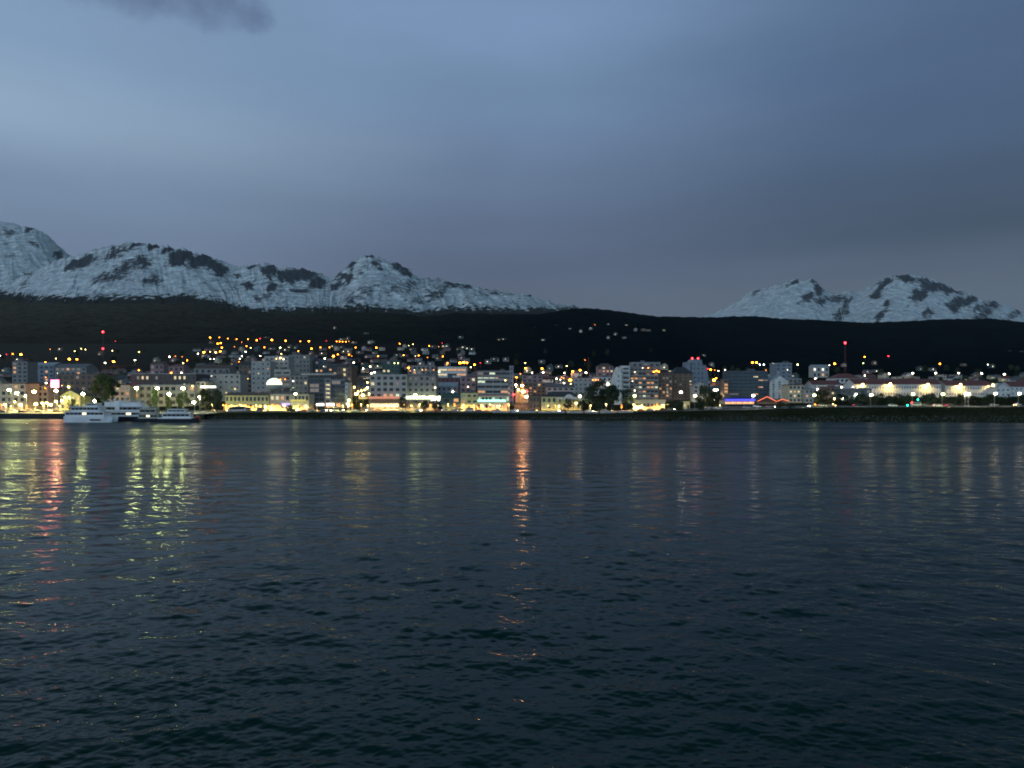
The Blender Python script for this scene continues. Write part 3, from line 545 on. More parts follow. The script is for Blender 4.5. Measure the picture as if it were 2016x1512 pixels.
B('white gabled end block right of the prison blocks', 'prison block', 1961, 1989, 754, 492, 30, 2, 3, 'white', 'front', 'pale', frac=0, ww=0.25, wh=0.3, rh=3.0)
B('long low red roofed wing at the far right', 'prison block', 1990, 2120, 751, 510, 14, 2, 16, 'white', 'gable', 'red', frac=0, ww=0.25, wh=0.28, rh=3.6)
B('low grey roof building among the lamps above the prison', 'building', 1735, 1766, 745, 600, 12, 2, 4, 'pale', 'gable', 'pale', frac=0)
B('second low grey roof building among the lamps above the prison', 'building', 1770, 1800, 745, 602, 12, 2, 4, 'pale', 'hip', 'grey', frac=0)
B('pale house with flat roof high behind the orange lamp right of the teal flats', 'house', 1600, 1632, 718, 900, 12, 2, 4, 'pale', 'gable', 'pale', lit=[(1603, 720, 'w'), (1617, 720, 'w')], frac=0)

# fin tower (white, sail-like)
Y0 = 482; xc = X(1215.5, Y0); g = gz(xc, Y0); hw = X(1224.5, Y0) - xc; top = Z(722, Y0) - g
o = thing('fin_tower', 'white sail-shaped fin tower rising to a point', 'tower', (xc, Y0, g)); o['px'] = 1215.5
pts = [(-hw, -2), (hw, -2), (hw, top - 5)] + [(hw * (1 - 0.8 * t), top - 5 + 5 * t ** 0.7) for t in (0.3, 0.6, 1)] + [(-hw * 0.1, top - 1.2), (-hw * 0.5, top - 4), (-hw * 0.85, top - 9), (-hw, top - 15)]
MB().prism(pts, 0, 10).build('wall', W['white'], o)
for k in range(6):
    link('window', win_mesh(0.5, 1.0, 'dark'), o, (hw * 0.25, 0, 2 + k * 3.2))
b = MB(); b.box(-hw, hw, -0.25, -0.02, top * 0.32, top * 0.40); b.build('dark_band', W['teal'], o)
BLD.append((1206.5, 1224.5, 724, Y0, o['label'], o))
# stepped blue-grey tower
Y0 = 540; xc = X(1374, Y0); g = gz(xc, Y0); f_ = lambda px: X(px, Y0) - xc; z_ = lambda py: Z(py, Y0) - g
o = thing('stepped_tower', 'tall stepped blue-grey tower with red lights on its roof', 'tower block', (xc, Y0, g)); o['px'] = 1374
MB().prism([(f_(1360), -3), (f_(1395), -3), (f_(1395), z_(744)), (f_(1393), z_(731)), (f_(1390), z_(719)), (f_(1383), z_(718.5)), (f_(1381.5), z_(708)), (f_(1364), z_(707)), (f_(1362), z_(712))], 0, 14).build('wall', W['blue'], o)
MB().box(f_(1352), f_(1360) - 0.02, 0.5, 13, -3, z_(712.5)).build('wing', W['blue'], o)
for i in range(3):
    for j in range(7): link('window', win_mesh(0.7, 1.1, 'dark'), o, (f_(1367 + i * 8), 0, 3 + j * 3.3))
for q_ in (1363.5, 1375): MB().ball((0, 0, 0), 0.55, 0.55, 0.55).build('warning_lamp', emis('warning red', LC['r'], 25), o, (f_(q_), 1, z_(707) + 0.6))
BLD.append((1352, 1395, 708, Y0, o['label'], o))
# glowing dome
Y0 = 462; xc = X(540, Y0); rr = 15.2 * Y0 / F; zc = Z(757.5, Y0)
o = thing('dome', 'round white dome with brightly glowing top beside the stepped pale block', 'dome', (xc, Y0, zc - rr)); o['px'] = 540
MB().ball((0, 0, rr), rr, rr, rr * 0.86, 32, 12, 0, -90, 0).build('lower_shell', mat('dome shell', (0.5, 0.52, 0.45), 0.5, 0.1), o)
me_ = MB().ball((0, 0, rr), rr, rr, rr * 0.86, 32, 12, 0, 0.5, 90).build('glowing_cap', emis('dome glow', (0.95, 1.0, 0.72), 1.6), o)
for k in range(4): MB().tube((rr * 0.6 * math.cos(k * PI / 2 + .78), rr * 0.6 * math.sin(k * PI / 2 + .78), -4), (rr * 0.6 * math.cos(k * PI / 2 + .78), rr * 0.6 * math.sin(k * PI / 2 + .78), rr * 0.4), 0.25).build('leg', STEEL, o)
BLD.append((525, 555, 745, Y0, o['label'], o))
# orange floodlit spire
Y0 = 500; xc = X(1028, Y0); g = gz(xc, Y0); z_ = lambda py: Z(py, Y0) - g
o = thing('spire', 'small belfry with pointed spire floodlit in orange at the side street', 'church', (xc, Y0, g)); o['px'] = 1028
MB().box(-4.5, 4, 0, 10, -2, z_(766)).build('nave', W['cream'], o)
MB().prism([(-5, z_(766) + .01), (4.5, z_(766) + .01), (-0.25, z_(760))], -0.2, 10.2).build('roof', R_['brown'], o)
MB().box(-1.1, 1.1, -1.4, 0.8, -2, z_(757)).build('belfry', W['yellow'], o)
MB().tube((0, -0.3, z_(757)), (0, -0.3, z_(748)), 1.5, 0.05, 4).build('spire_roof', mat('gilded metal', (0.6, 0.4, 0.1), 0.4), o)
link('window', win_mesh(0.7, 1.6, 'o'), o, (0, -1.4, z_(763)))
BLD.append((1015, 1042, 760, Y0, o['label'], o))
# customs house entrance gable and columns
Y0 = 449; c = CUST.location
po = MB(); hz = 8.6 - (c.z - 3.2)
arch = [(-7.2, 6.4), (7.2, 6.4), (7.2, 7.3), (3, 7.5), (2, 8.6), (0.8, 9.4), (-0.8, 9.4), (-2, 8.6), (-3, 7.5), (-7.2, 7.3)]
po.prism(arch, -2.2, -0.15); po.build('arched_parapet', W['white'], CUST, (4.4, 0, 0.3))
for k in (-6.6, -3.4, 3.4, 6.6): MB().box(k - 0.45, k + 0.45, -2.15, -1.2, -1, 6.39).build('column', W['yellow'], CUST, (4.4, 0, 0.3))

# shop fittings: awnings, fascias, canopies, light strips belong to their buildings
def fit(name, label_part, p0, p1, pa, pb, Y, m, depth=1.2, parent=None):
    xa, xb = X(p0, Y), X(p1, Y); b = MB(); b.box(xa, xb, Y - depth, Y - 0.11, Z(pb, Y), Z(pa, Y))
    o = b.build(name, m)
    if parent: 
        o.parent = parent; o.location = (-parent.location.x, -parent.location.y, -parent.location.z)
    if label_part: o['label'] = label_part
    return o
def find(sub):
    for b in BLD:
        if sub in b[4]: return b[5]
ht = find('pale five-storey'); Yh_ = 450
fit('awning', 'red and orange lit awning', 727.5, 787, 780.5, 785, Yh_, emis('awning glow', (1.0, 0.26, 0.06), 0.55), 2.5, ht)
fit('shopfront', 'bright shop windows', 729, 785, 794.5, 801.5, Yh_, emis('shop glow', (1.0, 0.82, 0.42), 1.5, True, True), 0.5, ht)
fit('canopy_beam', None, 727.5, 787, 787, 793, Yh_, W['brown'], 2.4, ht)
hw_ = find('dim grey hotel wing')
for k in range(11):
    a = 800.5 + k * 6.2
    fit('canopy_light', None, a, a + 4.6, 780 - (k % 3) * 0.6, 785.5, 452, emis('canopy glow', (0.85, 1.0, 0.55), 2.6), 3.0 if k % 2 else 2.2, hw_)
fit('canopy', None, 800, 868.5, 787.2, 788.4, 452, W['pale'], 3.2, hw_)
for a in (849, 855, 861): fit('canopy_light', None, a, a + 5, 786, 789, 448.6, emis('canopy glow 2', (0.95, 1.0, 0.8), 4.0), 0.5, hw_)
fit('light_strip', 'long cyan light strip', 940.5, 995.5, 787.2, 790.5, 447, emis('cyan strip', (0.35, 1.0, 0.85), 2.2), 0.7, find('green-lit shopfront'))
fit('light_strip', 'blue light strip', 1427, 1486, 785.8, 788.8, 440, emis('blue strip', (0.035, 0.03, 1.0), 2.4), 1.0)
fit('fascia', 'yellow fascia', 572.5, 602, 786.5, 790.5, 447, emis('yellow fascia glow', (1.0, 0.85, 0.02), 0.55), 0.8, find('shop with yellow fascia'))
fit('shopfront', None, 573, 607, 792, 800, 447, emis('shop glow 2', (0.9, 0.85, 0.2), 0.45, True, True), 0.4, find('shop with yellow fascia'))
fit('sign', 'glowing violet sign', 555.5, 571, 794, 799.5, 447, emis('violet sign', (0.42, 0.28, 1.0), 1.9), 0.7, find('orange-lit shopfront'))
fit('light_strip', 'long white light strip', 396, 425, 760.2, 763.2, 498, emis('white strip', (1.0, 1.0, 0.78), 6), 1.0, find('beige corner house'))
tg = find('teal glass hotel')
for a, b_ in ((624, 638), (644, 658)): fit('shop_sign', 'white shop sign', a, b_, 794.5, 798.5, 474, emis('white sign', (0.95, 0.95, 1.0), 3.5), 1.5, tg)
fit('frame', 'pale frame over the glass', 594, 663, 735.2, 738.5, 478, W['pale'], 1.0, tg)
# the blue restaurant
Y0 = 441; rb = bpy.data.objects.get('light_strip.001')
def low_building(label, cat, p0, p1, top, Y, wall, roofpts, rm, glow, name):
    xc = X((p0 + p1) / 2, Y); g = gz(xc, Y); w = X(p1, Y) - X(p0, Y)
    o = thing(name, label, cat, (xc, Y, g)); o['px'] = (p0 + p1) / 2
    eave = Z(top, Y) - g; MB().box(-w / 2, w / 2, 0, 12, -2, eave).build('wall', W[wall], o)
    n = max(3, int(w / 3))
    for i in range(n):
        b = MB(); a = -w / 2 + w * i / n + 0.25; b.box(a, a + w / n - 0.5, -0.12, -0.01, 0.5, eave - 0.9); b.build('shop_window', glow, o)
    return o, w, eave
o, w, eave = low_building('low restaurant with blue light strip over orange lit windows', 'restaurant', 1427, 1485, 788.5, 441, 'cream', None, None, emis('restaurant orange', (1, 0.42, 0.07), 2.3, True, True), 'restaurant')
MB().prism([(-w / 2 - .4, eave + .01), (w / 2 + .4, eave + .01), (w / 2 - 4, eave + 2.4), (-w / 2 + 4, eave + 2.4)], -0.4, 12.4).build('roof', R_['dark'], o)
for q_ in [x for x in bpy.data.objects if x.name.startswith('light_strip') and x.parent is None]:
    q_.parent = o; q_.location = (-o.location.x, -o.location.y, -o.location.z)
BLD.append((1427, 1485, 783, 441, o['label'], o))
o, w, eave = low_building('low restaurant outlined by two orange neon gables', 'restaurant', 1490, 1553, 791, 442, 'brown', None, None, emis('restaurant dim', (1, 0.5, 0.2), 0.3, True, True), 'restaurant')
zt = lambda py: Z(py, 442) - o.location.z; xt = lambda px: X(px, 442) - o.location.x
NEON = emis('orange neon', (1.0, 0.17, 0.05), 2.2)
for a in ((1491, 790, 1510, 781, 1529, 790.5), (1530, 790, 1540, 786, 1553, 789.5)):
    MB().prism([(xt(a[0]), zt(a[1])), (xt(a[4]), zt(a[5])), (xt(a[2]), zt(a[3]))], 0, 12).build('roof', R_['brown'], o)
    n = MB(); n.tube((xt(a[0]), -0.2, zt(a[1])), (xt(a[2]), -0.2, zt(a[3])), 0.15); n.tube((xt(a[2]), -0.2, zt(a[3])), (xt(a[4]), -0.2, zt(a[5])), 0.15); n.build('neon_tube', NEON, o)
BLD.append((1490, 1553, 786, 442, o['label'], o))
# red sign
Y0 = 455; xc = X(108, Y0); g = gz(xc, Y0)
o = thing('sign', 'bright white sign with red glowing border on a tall post', 'sign', (xc, Y0, g)); o['px'] = 108
zt = lambda py: Z(py, Y0) - g
MB().tube((0, 0, -0.5), (0, 0, zt(763)), 0.2).build('post', STEEL, o)
MB().box(-2.5, 2.3, 0.0, 0.4, zt(762.5), zt(748)).build('red_panel', emis('sign red', (1.0, 0.03, 0.10), 34), o)
MB().box(-2.0, 2.0, -0.15, -0.003, zt(761.5), zt(753)).build('white_panel', emis('sign white', (1.0, 0.6, 0.55), 12), o)

# masts
def mast(px, ptop, Y, lamps, label, zbase=None, wdt=1.0):
    x = X(px, Y); g = gz(x, Y); h = Z(ptop, Y) - g; o = thing('radio_mast', label, 'mast', (x, Y, g)); o['px'] = px
    b = MB(); a = [(wdt * math.cos(t), wdt * math.sin(t)) for t in (PI / 6, PI * 5 / 6, PI * 1.5)]
    for (p, q_) in a: b.tube((p, q_, -1), (p * 0.3, q_ * 0.3, h), 0.09, 0.06, 5)
    n = int(h / 2.5)
    for i in range(n):
        z0, z1 = h * i / n, h * (i + 1) / n
        for j in range(3):
            s0, s1 = 1 - 0.7 * i / n, 1 - 0.7 * (i + 1) / n; p, q_ = a[j], a[(j + 1) % 3]
            b.tube((p[0] * s0, p[1] * s0, z0), (q_[0] * s1, q_[1] * s1, z1), 0.05, None, 4)
    b.build('lattice', mat('red mast paint', (0.22, 0.06, 0.05), 0.6), o)
    for py, r in lamps: MB().ball((0, 0, Z(py, Y) - g), r, r, r, 8, 5).build('warning_lamp', emis('warning red', LC['r'], 25), o)
mast(202.5, 653, 900, [(653.5, 1.0), (686.5, 0.9)], 'tall lattice mast with two red lamps on the left slope', wdt=1.6)
mast(1664, 674, 900, [(675, 1.1)], 'lattice mast with one red lamp above the museum wing', wdt=1.6)
mast(1158.6, 703, 620, [], 'thin unlit lattice mast above the customs house')
mast(937.5, 723, 520, [], 'thin unlit mast left of the banded office', wdt=0.5)

# ------------------------------------------------------------------ lamps
HEAD = {}
def head_mesh(r, c, st):
    k = (r, c, st)
    if k not in HEAD: HEAD[k] = MB().ball((0, 0, 0), r * 1.15, r, r * 0.75, 7, 4).mesh('lamp_head', emis('lamp %s %g' % (c, st), LC[c], st))
    return HEAD[k]
POLES = {}
def pole_mesh(h):
    h = round(h * 2) / 2
    if h not in POLES:
        b = MB(); b.tube((0, 0, -0.6), (0, 0, h), 0.11, 0.07, 6); b.tube((0, 0, h - 0.05), (0, -0.9, h + 0.25), 0.05, 0.05, 5); POLES[h] = b.mesh('pole', STEEL)
    return POLES[h], h
LAMPS = []          # (px, py, Y)
LD = {}
def shine(o, c, h, w, tilt=0.35):      # cut-off luminaire: throws its light down and inland
    k = (c, round(w))
    if k not in LD:
        d = bpy.data.lights.new('lamp light', 'SPOT'); d.energy = w; d.spot_size = math.radians(158); d.spot_blend = 0.35; d.shadow_soft_size = 0.3; d.color = (LC[c][0], LC[c][1] * (1.25 if c == 'o' else 1), LC[c][2] * (4 if c == 'o' else 1)); LD[k] = d
    l = bpy.data.objects.new('lamp_light', LD[k]); COL.objects.link(l); l.parent = o; l.location = (0, -0.75, h - 0.45); l.rotation_euler = (tilt, 0, 0)
SIZE = {1: (0.34, 12), 2: (0.44, 20), 3: (0.60, 30), 4: (0.80, 40)}
def head(r, c, st, Y):
    k = max(1.0, (Y / 450.0) ** 0.35)
    return head_mesh(round(r * k, 1 if k > 1.5 else 2), c, st)
def lamp_at(px, py, Y, c, s, label=None, group=None, st=None, watt=None):
    x = X(px, Y); g = gz(x, Y); h = max(1.0, Z(py, Y) - g); pm, hh = pole_mesh(h); r, e = SIZE[s]; e = st or e
    if c == 'o' and s > 1 and not st: r, e = r * 1.2, e * 1.5
    o = thing('street_lamp', label or '%s street lamp %s %s' % (LN[c], band(py), near(px)), 'street lamp', (x, Y, g), 0, group or 'street lamps on the slope'); o['px'] = px
    link('pole', pm, o); link('lamp_head', head(r, c, e, Y), o, (0, -0.9, h)); LAMPS.append((px, py, Y))
    if Y < 900: shine(o, c, h, {1: 1100, 2: 3400, 3: 7000, 4: 12000}[s] * (watt or 1))
    return o
def march(px, py, h):
    for Y in np.arange(470, 2950, 6.0):
        x = X(px, Y)
        if gz(x, Y) + h >= Z(py, Y): return float(Y)
    return 2900.0
def cover(px, py, Ymax):
    best = None
    for a, b_, tp, Y, lab, ob in BLD:
        if a <= px <= b_ and py >= tp and Y < Ymax and (best is None or Y < best[0]): best = (Y, lab, ob)
    return best
HOUSES = []
def wall_lamp(px, py, cv, c, s):
    Y, lab, ob = cv; r, e = SIZE[s]
    o = thing('wall_lamp', '%s lamp on the %s, over %s' % (LN[c], short(lab), near(px)), 'lamp', (X(px, Y), Y - (0.35 + (1.3 if any(q_.name.startswith('balcony') for q_ in ob.children) else 0)), Z(py, Y)), 0, 'lamps on facades'); o['px'] = px
    link('lamp_head', head_mesh(r * 0.75, c, e * 0.8), o); MB().box(-0.12, 0.12, 0.1, 0.36, -0.1, 0.2).build('bracket', STEEL, o); LAMPS.append((px, py, Y))
hp = []
def lights(t, items):
    for it in items:
        x, y, c = it[:3]; s = it[3] if len(it) > 3 else 1; px, py = T(t, x, y)
        if c in 'wydb' and s <= 1 and py < 735: hp.append((px, py, c)); continue
        Y = march(px, py, 7.5); cv = cover(px, py, Y)
        if cv: wall_lamp(px, py, cv, c if c != 'd' else 'w', s)
        else: lamp_at(px, py, Y, c if c != 'd' else 'w', s)
lights(1, [(1765, 245, 'r'), (770, 370, 'o'), (905, 365, 'w'), (1145, 400, 'y', 2), (1245, 362, 'y', 2), (1308, 372, 'y', 2), (1720, 392, 'y', 2), (10, 468, 'w', 2), (105, 450, 'r'), (200, 440, 'o', 2), (325, 450, 'o', 4), (260, 522, 'w'),
           (860, 512, 'y', 2), (1065, 520, 'o', 4), (1180, 522, 'o', 3), (1515, 445, 'd'), (1610, 578, 'w', 3), (1740, 560, 'o', 4), (1365, 697, 'w', 2), (1490, 735, 'w', 3), (880, 735, 'd'), (705, 797, 'o'), (525, 898, 'y'), (710, 885, 'w', 3), (695, 965, 'o', 2), (950, 925, 'y'), (700, 565, 'o', 2), (1050, 945, 'g', 4)])
lights(2, [(265, 410, 'y', 2), (205, 535, 'w', 3), (265, 690, 'o', 2), (500, 545, 'd'), (730, 485, 'w', 3), (820, 475, 'o'), (925, 485, 'o'), (775, 540, 'd'), (1350, 190, 'o', 3), (1490, 190, 'o', 2), (1620, 205, 'o', 2), (1755, 215, 'o', 2), (1925, 215, 'o', 2),
           (1350, 262, 'd'), (1465, 285, 'o', 3), (1510, 275, 'o', 3), (1830, 262, 'o'), (1720, 330, 'o'), (1530, 345, 'o', 3), (1905, 325, 'o', 2), (1970, 350, 'y', 2), (1165, 437, 'w', 3), (1255, 415, 'o', 4), (1350, 408, 'y', 2), (1435, 418, 'y', 3), (1505, 403, 'o', 3),
           (1895, 410, 'w', 3), (1980, 90, 'd'), (1355, 518, 'w', 2), (1410, 518, 'w', 2), (1835, 475, 'w', 2), (1805, 515, 'w', 2), (1790, 560, 'o', 2), (940, 583, 'y', 2), (1000, 540, 'o', 2), (1680, 597, 'd'), (755, 730, 'o', 4), (910, 730, 'w', 3), (1370, 778, 'w'), (1280, 885, 'w', 3), (1925, 820, 'y'), (1730, 975, 'y'), (1905, 955, 'y'), (1080, 932, 'y', 2)])
lights(3, [(200, 232, 'o', 3), (250, 205, 'r', 2), (333, 193, 'w'), (387, 127, 'w'), (430, 228, 'o', 4), (640, 240, 'o', 3), (865, 250, 'o', 2), (995, 248, 'o', 3), (1260, 243, 'r', 1), (1420, 250, 'o', 2), (1465, 252, 'o', 2), (1510, 254, 'o', 2), (1560, 256, 'o', 2), (1605, 248, 'o'), (1480, 215, 'y'), (1530, 210, 'y'), (1580, 205, 'y'),
           (1668, 262, 'w'), (1380, 43, 'w', 1), (1857, 125, 'd'), (118, 90, 'd'), (318, 340, 'o', 2), (410, 357, 'd'), (560, 347, 'g', 3), (690, 340, 'y'), (780, 347, 'd'), (628, 378, 'w'), (835, 397, 'o', 2), (1035, 360, 'o', 3), (1172, 340, 'o', 2), (1310, 340, 'o', 2), (1350, 322, 'w'), (1487, 337, 'd'),
           (1710, 342, 'o', 2), (1520, 402, 'w'), (1590, 402, 'y'), (1755, 415, 'd'), (1607, 452, 'o', 2), (1650, 473, 'o'), (1190, 430, 'w'), (255, 472, 'w', 2), (575, 440, 'y', 2), (1015, 437, 'd'), (1370, 475, 'o', 4), (1437, 447, 'o', 2), (1238, 510, 'w', 3), (1505, 485, 'd'), (500, 515, 'y', 2), (560, 505, 'y', 3), (608, 522, 'w', 2),
           (1680, 575, 'w', 3), (1930, 635, 'g', 3), (1825, 662, 'w', 2), (1220, 633, 'w'), (1045, 635, 'w'), (560, 830, 'o', 2), (640, 828, 'o', 2), (755, 855, 'w', 2), (1950, 735, 'w', 3), (2000, 720, 'w', 3)])
lights(4, [(50, 268, 'w'), (97, 258, 'w'), (162, 345, 'o', 3), (520, 285, 'o', 2), (585, 325, 'd'), (660, 315, 'g'), (723, 293, 'y', 2), (970, 320, 'o', 2), (1020, 328, 'd'), (1113, 330, 'o'), (1167, 275, 'r'), (1180, 322, 'w'), (1235, 320, 'w'), (1480, 337, 'w'), (1547, 355, 'w'), (1615, 367, 'w'), (1515, 52, 'd'), (1440, 180, 'w'), (1855, 100, 'd'),
           (190, 475, 'o', 2), (580, 460, 'o', 2), (757, 472, 'w'), (812, 465, 'o', 2), (470, 455, 'd'), (945, 495, 'o', 1), (1178, 480, 'o', 2), (1095, 510, 'd'), (420, 528, 'd'), (440, 582, 'g', 2), (495, 582, 'g', 2), (655, 652, 'o', 4), (680, 700, 'o'), (745, 683, 'w', 1), (865, 683, 'y', 1), (918, 683, 'o'), (1037, 683, 'o'),
           (180, 625, 'w', 1), (830, 585, 'w'), (980, 588, 'd'), (1250, 580, 'o', 2), (1235, 608, 'y'), (1120, 712, 'w', 2), (1440, 578, 'o', 4), (1495, 570, 'o', 4), (1545, 576, 'o', 3), (1660, 605, 'o', 3), (1605, 643, 'g', 2), (1750, 577, 'r'), (1857, 557, 'w'), (1955, 518, 'd'), (1457, 500, 'd'), (1060, 955, 'w', 2), (1560, 942, 'w', 2), (1330, 1018, 'w', 3)])
lights(5, [(1040, 10, 'w'), (720, 55, 'd'), (700, 100, 'd'), (170, 222, 'w'), (237, 215, 'w'), (840, 225, 'w'), (1255, 57, 'w'), (1417, 97, 'w'), (1570, 45, 'w'), (1640, -5, 'o'), (1760, 12, 'w'), (1840, -2, 'w'), (1950, 143, 'w'), (1838, 190, 'w'), (460, 40, 'd'), (95, 518, 'd'), (270, 518, 'd'), (575, 578, 'y', 2), (578, 660, 'o', 3), (600, 698, 'w'),
           (830, 665, 'o', 3), (847, 722, 'w', 3), (678, 727, 'w', 2), (820, 560, 'd'), (945, 660, 'd'), (1080, 632, 'w'), (1205, 625, 'y', 2), (1485, 533, 'o'), (1297, 710, 'o', 3), (1410, 690, 'o', 3), (1280, 745, 'o'), (1500, 728, 'w', 3), (1170, 730, 'w', 2), (1050, 818, 'w', 2), (1130, 797, 'o'), (1110, 832, 'w'), (1160, 810, 'o'),
           (1258, 840, 'o', 4), (1165, 890, 'w', 3), (1268, 895, 'y', 2), (500, 745, 'o'), (440, 797, 'o', 2), (270, 845, 'y', 2), (1665, 760, 'w', 2), (1605, 837, 'o', 2), (1650, 837, 'o', 2), (1690, 840, 'o', 1), (1840, 898, 'w', 4), (430, 912, 'w', 3)])
lights(6, [(255, 0, 'w'), (830, 75, 'y'), (90, 145, 'w'), (395, 70, 'd'), (515, 65, 'd'), (590, 75, 'd'), (225, 188, 'd'), (1437, 460, 'w'), (1500, 668, 'r', 2), (1540, 680, 'o', 3), (1605, 685, 'o'), (1660, 700, 'w', 2), (1760, 685, 'w', 2), (1790, 710, 'w', 3), (1560, 605, 'd'), (1590, 840, 'o', 4), (1625, 812, 'o', 2), (1600, 990, 'w', 3), (1640, 988, 'w', 2),
           (670, 715, 'o', 3), (710, 700, 'o', 3), (750, 712, 'o', 3), (585, 655, 'o', 2), (500, 655, 'w', 1), (833, 645, 'w'), (380, 718, 'w'), (345, 858, 'w', 1), (1085, 1025, 'w', 4), (380, 1000, 'w', 2), (1600, 1172, 'w', 2)])
lights(7, [(260, 465, 'o', 4), (310, 465, 'o', 4), (350, 490, 'b', 3), (400, 490, 'b', 3), (520, 475, 'w', 3), (675, 460, 'w'), (693, 555, 'w'), (820, 490, 'g', 3), (1213, 498, 'w', 2), (1278, 480, 'o', 4), (1400, 500, 'd'), (1650, 395, 'o', 3), (1632, 475, 'g', 2), (1778, 470, 'w'), (1945, 385, 'r', 3), (1800, 570, 'w'), (1690, 578, 'd'),
           (1955, 605, 'w', 2), (1650, 625, 'w', 2), (1040, 665, 'w', 3), (1060, 797, 'w', 2), (855, 735, 'w'), (1360, 770, 'w', 2), (1500, 765, 'w', 1), (1540, 855, 'w', 2), (1610, 875, 'w', 2), (1270, 910, 'y', 2), (1380, 910, 'w', 2), (425, 560, 'o')])
lights(8, [(970, 480, 'o', 3), (1275, 490, 'd'), (735, 545, 'd'), (890, 545, 'w'), (1565, 490, 'w', 2), (1630, 513, 'w'), (1850, 340, 'd'), (1995, 345, 'y')])
for x, y in ((630, 598), (915, 595), (1200, 595), (1485, 600), (1765, 610), (340, 605)):
    px, py = T(8, x, y); lamp_at(px, py, march(px, py, 9), 'w', 3, 'white street lamp in the level row above the prison roofs', 'lamp row above the prison')
for x, y in ((350, 728), (815, 733), (1220, 738), (1620, 742), (-52 + 60, 735)):
    px, py = T(8, x, y); lamp_at(px, py, 498.4, 'y', 3, 'yellow floodlight at the eaves of the prison wall', 'prison floodlights', 30, 0.9)
# uphill street lamps
for x, y, s in ((1890, 955, 3), (1820, 1070, 4), (1720, 1052, 4), (1850, 990, 2), (1890, 875, 2), (1915, 1045, 2), (1750, 1015, 2), (1690, 945, 2), (1800, 1000, 2)):
    px, py = T(3, x, y); Yl = np.interp(y, [870, 1100], [600, 470]); lamp_at(px, py, float(Yl), 'y', s, 'yellow street lamp climbing the bright side street', 'lamps on the side street')
for x, y, c, s in ((540, 1015, 'a', 4), (470, 985, 'y', 3), (525, 925, 'a', 3), (600, 1010, 'r', 2), (400, 1058, 'r', 2)):
    px, py = T(5, x, y); lamp_at(px, py, 488, c, s, '%s lamp around the orange floodlit spire' % LN[c], 'lamps by the spire', 230 if c == 'a' else 30, 0.12)
# waterfront lamps, poles in view
WL = [(1, 160, 990, 'g', 4), (1, 270, 1040, 'g', 4), (1, 535, 1015, 'y', 4), (1, 405, 1080, 'g', 2), (1, 870, 1000, 'y', 4), (1, 1280, 1050, 'g', 4), (1, 1455, 1155, 'y', 3), (2, 235, 962, 'g', 4), (2, 555, 965, 'g', 4), (2, 945, 965, 'g', 4), (2, 730, 1055, 'g', 4), (2, 1110, 1180, 'w', 4), (2, 1190, 1095, 'w', 2),
      (3, 795, 1050, 'g', 4), (3, 1610, 1145, 'g', 3), (3, 1590, 1200, 'g', 2), (4, 760, 1065, 'g', 4), (5, 590, 1092, 'w', 4), (5, 1405, 1085, 'w', 4), (5, 1350, 1190, 'y', 3), (6, 380, 1080, 'g', 4), (6, 1300, 1080, 'w', 4), (7, 265, 875, 'w', 4), (7, 1020, 870, 'g', 4), (7, 1725, 865, 'w', 4),
      (8, 630, 855, 'g', 4), (8, 1000, 855, 'g', 4), (8, 1285, 850, 'w', 4), (8, 1325, 855, 'w', 3), (8, 1650, 850, 'w', 4), (8, 1945, 850, 'w', 4)]
for t, x, y, c, s in WL:
    px, py = T(t, x, y); Yl = float(ys(px)) + (31 if px > 400 else 22); lamp_at(px, py, Yl, c, s, '%s lamp on a tall pole along the waterfront, by %s' % (LN[c], near(px)), 'waterfront lamps', (60 if px > 375 else 170) if px < 400 else 20 if px < 1100 else 11)
for x, y, s in ((90, 1215, 3), (325, 1215, 3), (565, 1205, 4), (660, 1192, 3), (730, 1188, 3), (790, 1215, 4), (870, 1165, 3), (960, 1150, 3), (240, 1170, 2), (1000, 1100, 2), (1070, 1100, 2)):
    px, py = T(1, x, y); lamp_at(px, py, float(ys(px)) + 12 + random.random() * 8, 'y', s, 'low yellowish bollard lamp on the quay left of the catamaran', 'quay bollard lamps', 25)
for i, px in enumerate(list(range(8, 128, 16)) + list(range(420, 1010, 17)) + [1078, 1100, 1122, 1160, 1190, 1222, 1246, 1266, 1290, 1316, 1420, 1600, 1640]):
    px = px + random.uniform(-4, 4); Yl = float(ys(px)) + 53; lamp_at(px, 797.5 + random.uniform(-2.5, 2), Yl, 'y' if i % 3 else 'o', 1 + (i * 7 % 5 > 2), 'small %s lamp at the foot of the waterfront facades, by %s' % ('yellow' if i % 3 else 'orange', near(px)), 'footway lamps', 9, 3.2)
for t, x, y, c in ((8, 565, 995, 'c'), (8, 695, 925, 'c'), (8, 620, 962, 'r')):
    px, py = T(t, x, y); Y_ = float(ys(px)) + 30; xx = X(px, Y_); g = gz(xx, Y_)
    o = thing('traffic_light', '%s traffic light %s the others below the prison block' % (LN[c], {565: 'lowest, left of', 695: 'highest, right of', 620: 'between'}[x]), 'traffic light', (xx, Y_, g), 0, 'traffic lights'); o['px'] = px
    h = Z(py, Y_) - g; MB().tube((0, 0, -0.4), (0, 0, h + 0.4), 0.08).build('pole', STEEL, o); MB().box(-0.25, 0.25, -0.4, -0.1, h - 0.6, h + 0.7).build('signal_box', FEND, o)
    MB().ball((0, -0.45, h), 0.42, 0.15, 0.42).build('lens', emis('signal ' + c, LC[c], 7), o)

